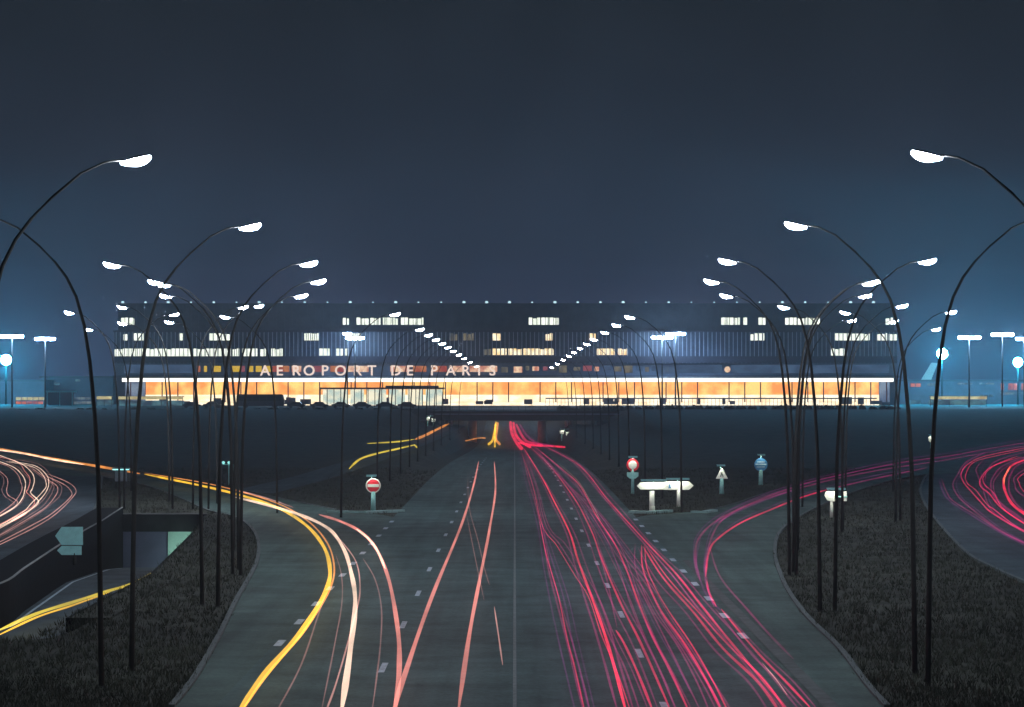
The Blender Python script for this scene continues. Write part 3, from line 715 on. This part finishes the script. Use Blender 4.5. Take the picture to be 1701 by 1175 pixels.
def glare(px, py, d, r, label):
    c = P(px, py, d); zg = 3.3
    t = thing('apron_floodlight', (c.x, d, zg), label, 'floodlight', 'round apron floodlights')
    b = MB(); b.tube([(0, 0, -.2), (0, 0, c.z - zg - r)], [.3, .2], 10); b.build('pole', M_pole, t, True)
    b = MB(); b.disc((0, c.z - zg), r * 1.08, -.02, .5, 28); f_ = b.build('reflector', M_hous, t)
    b = MB(); b.disc((0, c.z - zg), r, -.12, -.03, 28); b.build('lens', emit('glare_lens', (46, 188, 240), 4600, sample=True), f_)
    b = MB(); b.disc((0, c.z - zg), r, .51, .56, 28); b.build('added_rear_light', emit('fin_fill_light', (130, 215, 240), 600, sample=True), f_)  # added glowing disc facing back, there to light the aircraft fin
glare(10, 598, 900, 1.35, 'glaring round floodlight low at the left picture edge')
glare(1565, 588, 900, 1.35, 'glaring round floodlight right of terminal above the aircraft')
glare(1691, 602, 900, 1.2, 'glaring round floodlight at the right picture edge')

# low buildings either side
def annex(label, px0, px1, pyt, d, lits, slits=()):
    k = F / d; X = lambda p: (p - CX) / k; Z = lambda p: H + (CY - p) / k - 3.3
    t = thing('airport_annex', ((px0 + px1 - 2 * CX) / 2 / k, d, 3.3), label, 'building'); ox = t.location.x
    b = MB(); b.box(X(px0) - ox, X(px1) - ox, 0, 25, -.2, Z(pyt)); b.build('wall', mat('annex_wall', (.10, .10, .15), .7, 0, .3, .3), t)
    b = MB(); b.box(X(px0) - ox - .4, X(px1) - ox + .4, -.6, 25.4, Z(pyt) + .002, Z(pyt) + .5); b.build('roof', M_span, t)
    for a, c, e, f, m in lits:
        b = MB(); n_ = max(1, round((c - a) / 9)); w_ = (c - a) / n_
        for i in range(n_): b.box(X(a + i * w_ + .5) - ox, X(a + (i + 1) * w_ - .5) - ox, -.06, -.004, Z(f), Z(e))
        b.build('lit_window', m, t)
M_am = emit('annex_amber', (226, 118, 80), .9, srgb2=(150, 70, 70), scale=(.4, 1, .5)); M_aq = emit('annex_aqua', (110, 160, 170), .6, srgb2=(60, 80, 100), scale=(.5, 1, .6))
M_cr = emit('annex_cream', (222, 214, 160), .95, srgb2=(180, 160, 110), scale=(.5, 1, .6)); M_dimw = emit('annex_dim', (150, 160, 160), .6, srgb2=(70, 80, 95), scale=(.6, 1, .6))
annex('low right annex with orange lit windows beyond the terminal', 1495, 1790, 634, 930, [(1590, 1616, 636, 639, M_dimw), (1626, 1652, 636, 639, M_dimw), (1662, 1668, 637, 648, M_am), (1674, 1692, 637, 648, M_am), (1696, 1740, 637, 648, M_am), (1512, 1530, 637, 643, M_am), (1540, 1562, 637, 641, M_dimw), (1626, 1650, 656, 660, M_aq), (1505, 1530, 665, 672, M_aq), (1560, 1620, 668, 673, M_aq), (1660, 1740, 652, 656, M_dimw)])
annex('low dark pier building left of the terminal with lit ground floor strip', 68, 188, 628, 940, [(118, 150, 660, 664, M_dimw), (118, 152, 667, 672, M_dimw), (160, 186, 659, 663, M_cr), (160, 188, 666, 672, M_aq), (124, 134, 621 + 9, 634, M_aq), (90, 100, 636, 640, M_aq)])
annex('far left low building with a cream lit window strip', -80, 76, 634, 925, [(26, 74, 660, 665, M_cr), (26, 72, 667, 672, M_am), (40, 76, 674, 678, M_aq)])
s = thing('service_hut', ((100 - CX) * 860 / F, 860, 3.3), 'small teal framed hut left of the terminal', 'hut')
b = MB(); b.box(-3, 3, 0, 4, 0, 3.3); b.build('wall', mat('hut_wall', (.05, .05, .06), .6), s)
b = MB(); b.box(-3.6, 3.6, -.5, 4.5, 3.31, 3.75); b.build('roof', M_teal, s)
for x in (-3.3, -.1, 3.1): b = MB(); b.box(x - .12, x + .12, -.3, -.1, 0, 3.3); b.build('post', M_teal, s)

def shelter(px0, px1, d, label):
    k = F / d; X0 = (px0 - CX) / k; X1 = (px1 - CX) / k
    t = thing('waiting_shelter', ((X0 + X1) / 2, d, 3.3), label, 'shelter'); hw = (X1 - X0) / 2
    b = MB(); b.box(-hw, hw, 0, 3, 2.3, 2.5); b.build('roof', M_hous, t)
    b = MB(); b.box(-hw + .1, hw - .1, -.08, -.004, 1.75, 2.45); b.build('light_strip', M_cr, t)
    b = MB(); b.box(-hw, hw, 2.7, 2.8, .3, 1.5); b.build('back_panel', M_aq, t)
    n_ = max(2, round(2 * hw / 5))
    for i in range(n_ + 1): b = MB(); x = -hw + .1 + i * (2 * hw - .2) / n_; b.box(x - .06, x + .06, .1, .22, 0, 2.3); b.build('post', M_pole, t)
shelter(160, 186, 800, 'short lit shelter left of the terminal corner')
shelter(196, 304, 790, 'long lit shelter in front of the terminal left end')
shelter(1545, 1640, 800, 'long aqua lit shelter below the round floodlight right of terminal')
# airliner parked beyond, tail fin showing
A = thing('airliner', (118.0, 962, 3.3), 'parked white airliner with its tall tail fin right of the terminal', 'aircraft')
M_air = mat('dimmed_aircraft_white', (.26, .29, .3), .4, .1, .05, .5)  # airliner white darkened in its base colour to look dimly lit
b = MB(); pts = [(2.0 + i * 1.6, 0, 4.9 + (.9 if i == 0 else .45 if i == 1 else 0)) for i in range(14)]; b.tube(pts, [.25, .9, 1.5, 1.75] + [1.8] * 7 + [1.6, 1.1, .3], 16)
b.v = [(x - 6, y, z) for x, y, z in b.v]; b.build('fuselage', M_air, A, True)
b = MB(); b.plate([(-2.6, 5.9), (.7, 6.4), (2.7, 11.5), (.9, 11.7)], -.15, .15); b.build('tail_fin', mat('lit_fin_white', (.75, .78, .78), .4, .1, .05, .5), A)  # brighter copy of the airliner white so the fin looks floodlit
b = MB(); b.add([(-2.5, -5, 6.2), (-1.0, -5, 6.2), (.6, 0, 6.0), (-2.4, 0, 6.0), (-2.5, -5, 6.35), (-1.0, -5, 6.35), (.6, 0, 6.3), (-2.4, 0, 6.3)], [(0, 1, 2, 3), (4, 5, 6, 7), (0, 1, 5, 4), (1, 2, 6, 5), (0, 3, 7, 4)]); b.build('tailplane', M_air, A)
b = MB(); b.add([(3, -14, 4.4), (5, -14, 4.4), (9, 0, 4.0), (4, 0, 4.0), (3, -14, 4.6), (5, -14, 4.6), (9, 0, 4.6), (4, 0, 4.6)], [(0, 1, 2, 3), (4, 5, 6, 7), (0, 1, 5, 4), (1, 2, 6, 5), (0, 3, 7, 4)]); b.build('wing', M_air, A)
for x in (5, 15.): b = MB(); b.tube([(x - 3, 0, 0), (x - 3, 0, 3.5)], .2, 8); b.build('landing_gear', M_pole, A)

# ------------------------------------------------------------------ light trails: glowing threads at lamp height above the lanes
COL = {'yellow': ((252, 196, 48), 1.15), 'orange': ((240, 150, 70), 1.0), 'lemon': ((236, 208, 60), 1.0), 'cream': ((250, 212, 186), 1.15), 'pink': ((228, 132, 120), 1.0),
       'dimpink': ((150, 104, 100), .75), 'red': ((196, 22, 72), 1.0), 'hot': ((226, 30, 70), 1.12), 'wine': ((116, 20, 70), .9), 'violet': ((80, 22, 74), .8), 'tan': ((150, 110, 96), .8), 'salmon': ((214, 150, 140), .8)}
def tmat(col):
    if 'trail_' + col in MATS: return MATS['trail_' + col]
    c, s_ = COL[col]; m = emit('trail_' + col, c, s_); t = m.node_tree; n = t.nodes
    g = n.new('ShaderNodeNewGeometry'); v = n.new('ShaderNodeVectorMath'); v.operation = 'MULTIPLY'; v.inputs[1].default_value = (.9, .06, 1)
    z = n.new('ShaderNodeTexNoise'); z.inputs['Scale'].default_value = 1; z.inputs['Detail'].default_value = 5
    q = n.new('ShaderNodeMapRange'); q.inputs['From Min'].default_value = .3; q.inputs['From Max'].default_value = .7; q.inputs['To Min'].default_value = s_ * .26; q.inputs['To Max'].default_value = s_ * .66
    t.links.new(g.outputs['Position'], v.inputs[0]); t.links.new(v.outputs[0], z.inputs['Vector']); t.links.new(z.outputs['Fac'], q.inputs['Value'])
    e = [x for x in n if x.type == 'EMISSION'][0]; t.links.new(q.outputs[0], e.inputs[1])
    tr = n.new('ShaderNodeBsdfTransparent'); ad = n.new('ShaderNodeAddShader')      # light blocks no light: a thread throws no shadow
    t.links.new(e.outputs[0], ad.inputs[0]); t.links.new(tr.outputs[0], ad.inputs[1]); t.links.new(ad.outputs[0], n['Material Output'].inputs[0]); return m
def trail(col, r, pts, label, group, zt=.66, surf=zr, k=8):
    q = [on(a, c, zt, surf) for a, c in pts]; q = smooth(q, k)
    b = MB(); n = len(q); rs = [r * (.88 + .2 * math.sin(i * .37 + len(label)) ** 2) * (min(1, .25 + i / 5, .25 + (n - 1 - i) / 5)) for i in range(n)]
    b.tube(q, rs, 7)
    o = b.build('light_trail', tmat(col), smooth=True)
    return tag(o, label, 'light trail', group)
flat = lambda d: 0.
gL = 'headlight trails on the left'; gR = 'tail light trails on the right'
Y1 = [(392, 1190), (440, 1120), (500, 1050), (540, 985), (548, 945), (536, 905), (505, 870), (460, 843), (400, 823), (330, 806), (240, 788)]
trail('yellow', .08, Y1, 'thick yellow trail round the outside of the left slip road', gL, .6, flat)
trail('orange', .035, [(a + 7, c - 4) for a, c in Y1[:-1]] + [(240, 786)], 'thin orange trail hugging the thick yellow one', gL, .7, flat)
trail('orange', .11, [(232, 787), (170, 776), (110, 766), (55, 756), (0, 746), (-70, 736)], 'thick orange trail at the far end of the left slip road', gL, .6, flat)
trail('cream', .09, [(140, 772), (80, 762), (30, 752), (-60, 741)], 'pale trail under the orange one at far left', gL, .6, flat)
W1 = [(566, 1190), (581, 1085), (590, 1000), (583, 950), (570, 910), (545, 878), (500, 856), (440, 838), (390, 826)]
trail('cream', .078, W1, 'thick cream trail next inside the yellow one on the left slip road', gL, .65, flat)
trail('salmon', .022, [(538, 1190), (560, 1130), (588, 1030), (598, 980), (592, 935), (572, 905), (556, 888)], 'thin pink trail crossing the thick cream one', gL, .65, flat)
trail('dimpink', .022, [(455, 1190), (500, 1105), (526, 1030), (541, 985)], 'thin dull trail just inside the yellow one', gL, .65, flat)
trail('dimpink', .018, [(532, 1190), (556, 1070), (568, 1000), (567, 955), (558, 922)], 'faint thin trail between the yellow and cream ones', gL, .65, flat)
W2 = [(655, 1190), (663, 1110), (660, 1040), (645, 960), (625, 912), (600, 884), (565, 866), (530, 855)]
trail('pink', .066, W2, 'thick pink trail leaving the main road for the left slip road', gL, .65, flat)
trail('cream', .054, [(640, 945), (627, 915), (612, 895), (592, 879)], 'short bright cream stretch on the pink slip road trail', gL, .68, flat)
trail('dimpink', .02, [(617, 1190), (632, 1070), (633, 1005), (622, 960), (603, 928)], 'faint trail between the cream and pink slip road ones', gL, .65, flat)
trail('salmon', .035, [(385, 812), (440, 827), (487, 843)], 'short pale trail at the top of the left slip road', gL, .6, flat)
trail('pink', .062, [(652, 1190), (672, 1122), (720, 985), (768, 868), (787, 805), (795, 767)], 'left one of the long straight pink headlight pair', gL)
trail('pink', .06, [(760, 1190), (780, 1052), (797, 962), (813, 880), (823, 812), (821, 767)], 'right one of the long straight pink headlight pair', gL)
trail('dimpink', .016, [(777, 790), (779, 840), (794, 898), (805, 945), (813, 972)], 'thin broken trail between the two pink headlight trails', gL)
trail('dimpink', .014, [(775, 855), (790, 930), (804, 997)], 'faint straight scratch of light left of the right pink trail', gL)
trail('salmon', .02, [(821, 1008), (828, 1055), (835, 1105)], 'short thin pale trail right of the pink pair', gL)
sflat = lambda d: 0.
trail('lemon', .1, [(580, 779), (598, 763), (625, 754), (660, 746), (690, 739)], 'lemon yellow trail along the near end of service road', gL, .6, flat)
trail('lemon', .1, [(688, 739), (694, 745)], 'short lemon yellow hook at the end of the service road trail', gL, .6, flat)
trail('lemon', .09, [(610, 737), (660, 734), (688, 730)], 'lemon yellow upper trail behind the service road one', gL, .6, flat)
trail('orange', .2, [(690, 730), (705, 724), (725, 714), (746, 704)], 'thick orange trail climbing toward the bridge on the left', gL, .6, flat)
trail('lemon', .06, [(-12, 1052), (60, 1020), (120, 1001), (180, 982), (214, 972), (246, 957), (262, 946)], 'upper yellow trail on the sunken road', gL, .6, fl)
trail('yellow', .035, [(-12, 1060), (60, 1026), (120, 1006), (182, 984)], 'lower yellow trail on the sunken road', gL, .55, fl)
def far_trail(col, r, pts, label, group):
    q = smooth([P(*p) for p in pts], 6); b = MB(); b.tube(q, r, 7); tag(b.build('light_trail', tmat(col), smooth=True), label, 'light trail', group)
far_trail('yellow', .22, [(812, 738, 600), (818, 732, 640), (821, 720, 712), (824, 702, 830)], 'left thick amber trail rising under the bridge', gL)
far_trail('orange', .22, [(830, 738, 600), (824, 730, 650), (825, 718, 725), (827, 703, 830)], 'right thick amber trail rising under the bridge', gL)
far_trail('yellow', .16, [(822, 742, 590), (822, 730, 650), (823, 705, 815)], 'middle amber trail rising under the bridge', gL)
far_trail('orange', .1, [(772, 733, 640), (795, 728, 660), (806, 728, 665)], 'dull orange trail low under the left of the bridge', gL)
for i, (pts, lb) in enumerate([
    ([(-15, 772), (8, 790), (13, 801), (11, 814), (14, 823), (25, 830), (29, 835), (20, 845), (-15, 864)], 'innermost pale trail of the left loop at picture edge'),
    ([(-15, 762), (20, 775), (35, 787), (42, 800), (41, 815), (37, 828), (24, 843), (-15, 866)], 'second pale trail from the left edge on the left loop'),
    ([(-15, 752), (30, 768), (50, 782), (57, 796), (54, 811), (51, 819), (63, 831), (61, 839), (45, 850), (20, 865), (-15, 882)], 'kinked pale trail in the middle of the left loop'),
    ([(15, 766), (58, 774), (77, 789), (81, 803), (76, 818), (62, 835), (44, 852), (-15, 886)], 'smooth pale trail outside the kinked one on left loop'),
    ([(45, 772), (78, 796), (93, 806), (96, 814), (92, 824), (78, 841), (50, 860), (-15, 898)], 'second outermost pale trail of the left loop'),
    ([(75, 786), (112, 801), (126, 814), (120, 827), (95, 852), (60, 875), (-15, 912)], 'outermost pale trail of the left loop')]):
    trail(['salmon', 'cream', 'cream', 'cream', 'salmon', 'salmon'][i], [.026, .034, .034, .028, .028, .024][i], pts, lb, gL, .62, flat)
    rq = random.Random(i); p2 = [(a - rq.uniform(4, 9), y + rq.uniform(-2, 3)) for a, y in pts]
    trail(['dimpink', 'salmon', 'pink', 'cream', 'dimpink', 'salmon'][i], .026, p2, 'thin thread just inside the ' + ' '.join(lb.split()[:11]), gL, .58, flat)
    if i in (1, 3, 4):
        p2 = [(a + rq.uniform(3, 8), y - rq.uniform(0, 4)) for a, y in pts]
        trail('dimpink', .024, p2, 'thin dull thread outside the ' + ' '.join(lb.split()[:11]), gL, .58, flat)
trail('pink', .075, [(45, 851), (32, 859), (18, 866)], 'short thick orange pink blot of light on the left loop', gL, .64, flat)

R_ = [
 ('wine', .04, [(866, 748), (876, 790), (890, 840), (899, 880), (905, 910), (912, 950), (930, 1020), (950, 1100), (971, 1190)], 'dull wine trail nearest the centre line on the right'),
 ('violet', .035, [(900, 870), (912, 915), (934, 985), (950, 1060), (962, 1110), (981, 1190)], 'violet trail right beside the wine one nearest the centre'),
 ('hot', .056, [(870, 745), (898, 790), (920, 832), (945, 882), (960, 930), (982, 990), (1000, 1040), (1016, 1092), (1042, 1190)], 'brightest straight red trail, second lane from the centre'),
 ('wine', .03, [(869, 745), (888, 800), (905, 868), (930, 905), (960, 952), (985, 992), (1010, 1052), (1038, 1110), (1066, 1190)], 'wine trail weaving across the brightest red one'),
 ('red', .044, [(880, 742), (910, 771), (950, 822), (980, 877), (1000, 930), (1030, 1000), (1065, 1070), (1118, 1190)], 'red trail just right of the brightest straight one'),
 ('wine', .034, [(990, 905), (1003, 945), (1013, 985), (1025, 1043)], 'short wine trail between the two brightest red ones'),
 ('red', .042, [(1023, 1047), (1036, 1068), (1058, 1115), (1088, 1190)], 'short bright red trail starting low in the right lanes'),
 ('red', .04, [(888, 742), (932, 778), (962, 806), (990, 856), (1020, 902), (1040, 945), (1060, 1000), (1085, 1060), (1112, 1112), (1148, 1190)], 'red trail through the middle of the right lanes'),
 ('tan', .028, [(930, 772), (958, 797), (982, 835), (997, 865)], 'short tan trail high among the red ones'),
 ('wine', .036, [(884, 740), (930, 791), (985, 851), (1030, 916), (1073, 970), (1100, 1022), (1140, 1080), (1178, 1140), (1206, 1190)], 'wine trail outside the middle red one'),
 ('red', .04, [(1066, 905), (1067, 940), (1080, 978), (1100, 1018), (1136, 1068), (1172, 1128), (1203, 1190)], 'hooked red trail starting at the merge dashes'),
 ('red', .042, [(900, 740), (955, 768), (1010, 831), (1070, 897), (1120, 950), (1160, 1000), (1200, 1050), (1250, 1110), (1318, 1190)], 'long outer red trail along the right edge of the main road'),
 ('wine', .034, [(905, 741), (948, 766), (1002, 826), (1062, 894), (1112, 950), (1152, 1002), (1192, 1054)], 'wine trail beside the long outer red one'),
 ('red', .045, [(1068, 908), (1100, 958), (1150, 1015), (1200, 1076), (1258, 1132), (1300, 1190)], 'inner one of the close pair of red trails at bottom right'),
 ('wine', .03, [(1056, 965), (1080, 1012), (1120, 1092), (1168, 1190)], 'thin wine trail low in the middle of the right lanes'),
 ('violet', .03, [(960, 830), (995, 880), (1030, 945), (1050, 985), (1075, 1040), (1105, 1100), (1130, 1150)], 'violet trail low between the red ones'),
 ('violet', .03, [(920, 770), (960, 812), (1000, 860), (1048, 925), (1090, 985)], 'violet trail high near the outer red ones'),
 ('salmon', .016, [(1265, 1100), (1290, 1130), (1308, 1155)], 'short faint streak at bottom right'),
 ('red', .036, [(1198, 1012), (1225, 1045), (1262, 1088), (1305, 1132), (1350, 1180)], 'outermost red trail merging from the right slip road'),
]
for c, r, p, lb in R_: trail(c, r * .74, p, lb, gR, .7)
random.seed(21)
for c, r, p, lb in R_:                       # each car leaves two lamps' worth: a dimmer fellow thread weaving beside
    if lb.startswith('short') or len(p) < 5: continue
    sh = random.choice([-1, 1]); sp1, sp2 = random.uniform(.6, 1.25), random.uniform(.5, 1.3); p2 = [(a + sh * (2.5 + .034 * max(0, y - 740)) * sp1 + 1.5 * math.sin(y * .021 + sp1 * 9), y + random.uniform(-3, 3)) for a, y in p]
    if p[-1][1] > 1100:
        p3 = [(a - sh * (2 + .024 * max(0, y - 740)) * sp2 + 2 * math.sin(y * .017 + sp2 * 9), y + random.uniform(-3, 3)) for a, y in p]
        trail(random.choice(['red', 'wine', 'wine']), r * .5, p3, 'very thin thread beside the ' + ' '.join(lb.split(',')[0].split()[:11]), gR, .72)
    trail(random.choice(['wine', 'wine', 'violet']), r * .55, p2, 'thin dim thread beside the ' + ' '.join(lb.split(',')[0].split()[:11]), gR, .64)
SL = [
 ('wine', .055, [(1163, 965), (1155, 930), (1160, 896), (1185, 869), (1220, 849), (1260, 831), (1300, 816), (1350, 800), (1420, 784), (1500, 768), (1580, 757), (1640, 746), (1701, 736), (1760, 729)], 'outer wine trail along the right slip road'),
 ('wine', .05, [(1186, 1008), (1174, 968), (1173, 932), (1183, 891), (1202, 862), (1240, 841), (1290, 823), (1340, 808), (1400, 793), (1480, 778), (1560, 766), (1640, 752), (1720, 738)], 'middle wine trail along the right slip road'),
 ('red', .05, [(1172, 958), (1177, 920), (1190, 897), (1230, 869), (1280, 847), (1330, 827), (1380, 812)], 'inner red trail of the near part of right slip road'),
 ('wine', .06, [(1380, 812), (1450, 796), (1540, 777)], 'inner wine trail of the far part of right slip road'),
 ('wine', .035, [(1180, 912), (1188, 940), (1202, 967), (1240, 1011), (1280, 1056), (1318, 1095)], 'wine trail cutting from slip road to the inside lane'),
 ('violet', .04, [(1164, 893), (1157, 928), (1163, 962), (1176, 992), (1198, 1015)], 'violet trail round the tip of the right fork'),
 ('red', .04, [(1174, 965), (1178, 985), (1190, 1008)], 'short red trail at the tip of the right fork'),
 ('violet', .05, [(1185, 872), (1230, 848), (1290, 824), (1340, 808)], 'violet trail between the right slip road ones')]
for c, r, p, lb in SL: trail(c, r * .85, p, lb, gR, .66, flat)
for c, r, p, lb in SL[:4]: trail('violet', r * .5, [(a - 3 + random.uniform(-1.5, 1.5), y - 4 + random.uniform(-1, 1)) for a, y in p], 'thin violet thread above the ' + lb, gR, .66, flat)
LP = [
 ('violet', .05, [(1560, 797), (1567, 818), (1580, 834), (1620, 860), (1660, 884), (1720, 915)], 'outermost violet trail of the right loop'),
 ('wine', .05, [(1640, 750), (1606, 767), (1590, 790), (1583, 805), (1592, 825), (1620, 850), (1660, 880), (1720, 912)], 'second outermost wine trail of the right loop'),
 ('red', .045, [(1720, 741), (1640, 757), (1610, 770), (1597, 785), (1600, 800), (1612, 815), (1630, 835), (1645, 850), (1680, 872), (1720, 893)], 'third trail from outside on right loop'),
 ('wine', .045, [(1634, 764), (1622, 778), (1625, 792), (1632, 810), (1640, 835), (1655, 855), (1720, 895)], 'fourth trail from outside on right loop'),
 ('red', .05, [(1690, 758), (1650, 774), (1632, 790), (1628, 806), (1643, 820), (1665, 845), (1720, 882)], 'fifth trail from outside on right loop'),
 ('wine', .06, [(1720, 753), (1670, 772), (1650, 792), (1646, 810), (1655, 830), (1680, 852), (1720, 878)], 'sixth trail from outside on right loop'),
 ('hot', .1, [(1725, 757), (1685, 771), (1671, 788), (1667, 802), (1672, 822), (1686, 842), (1725, 868)], 'thick bright red trail on the inside of the right loop'),
 ('wine', .05, [(1725, 766), (1688, 790), (1686, 805), (1692, 818), (1725, 838)], 'innermost wine trail of the right loop'),
 ('orange', .05, [(1678, 775), (1669, 792), (1668, 805)], 'short orange edge of the thick red loop trail'),
 ('wine', .05, [(1720, 747), (1662, 763), (1640, 780), (1637, 800)], 'short wine trail at the top of the right loop')]
for c, r, p, lb in LP: trail(c, r * .85, p, lb, gR, .66, flat)
for c, r, p, lb in LP[:8]:
    p2 = [(a + random.uniform(3, 9), y + random.uniform(-2.5, 2.5)) for a, y in p]
    trail(random.choice(['wine', 'violet', 'red']), r * .6, p2, 'thin thread beside the ' + lb, gR, .6, flat)
far_trail('hot', .32, [(848, 702, 830), (850, 718, 720), (856, 732, 640), (866, 745, 560)], 'thick hot red trail pouring from under the bridge', gR)
far_trail('hot', .28, [(853, 703, 830), (856, 720, 710), (864, 732, 640), (880, 742, 575)], 'second thick hot red trail from under the bridge', gR)
far_trail('red', .26, [(858, 706, 800), (866, 722, 700), (876, 734, 630), (900, 740, 590)], 'third thick red trail from under the bridge', gR)
far_trail('hot', .16, [(862, 736, 625), (885, 740, 600), (910, 741, 595), (938, 743, 590)], 'thin red trail running sideways to the tiny signs', gR)
far_trail('wine', .2, [(864, 706, 800), (874, 722, 700), (890, 735, 630), (918, 741, 590)], 'wine trail at the right of the red bundle below the bridge', gR)

# ------------------------------------------------------------------ the night haze that the lamps light up
HAZE = True
if HAZE:
    b = MB(); b.box(-900, 900, -80, 1500, -8, 60)
    hm = bpy.data.materials.new('night_haze'); hm.use_nodes = True; n = hm.node_tree.nodes; n.remove(n['Principled BSDF'])
    pv = n.new('ShaderNodeVolumePrincipled'); pv.inputs['Color'].default_value = (.88, .86, .95, 1); pv.inputs['Density'].default_value = .00026; pv.inputs['Anisotropy'].default_value = .42
    hm.node_tree.links.new(pv.outputs[0], n['Material Output'].inputs['Volume'])
    hz = b.build('haze', hm); tag(hz, 'thin night haze over the roads', kind='stuff')
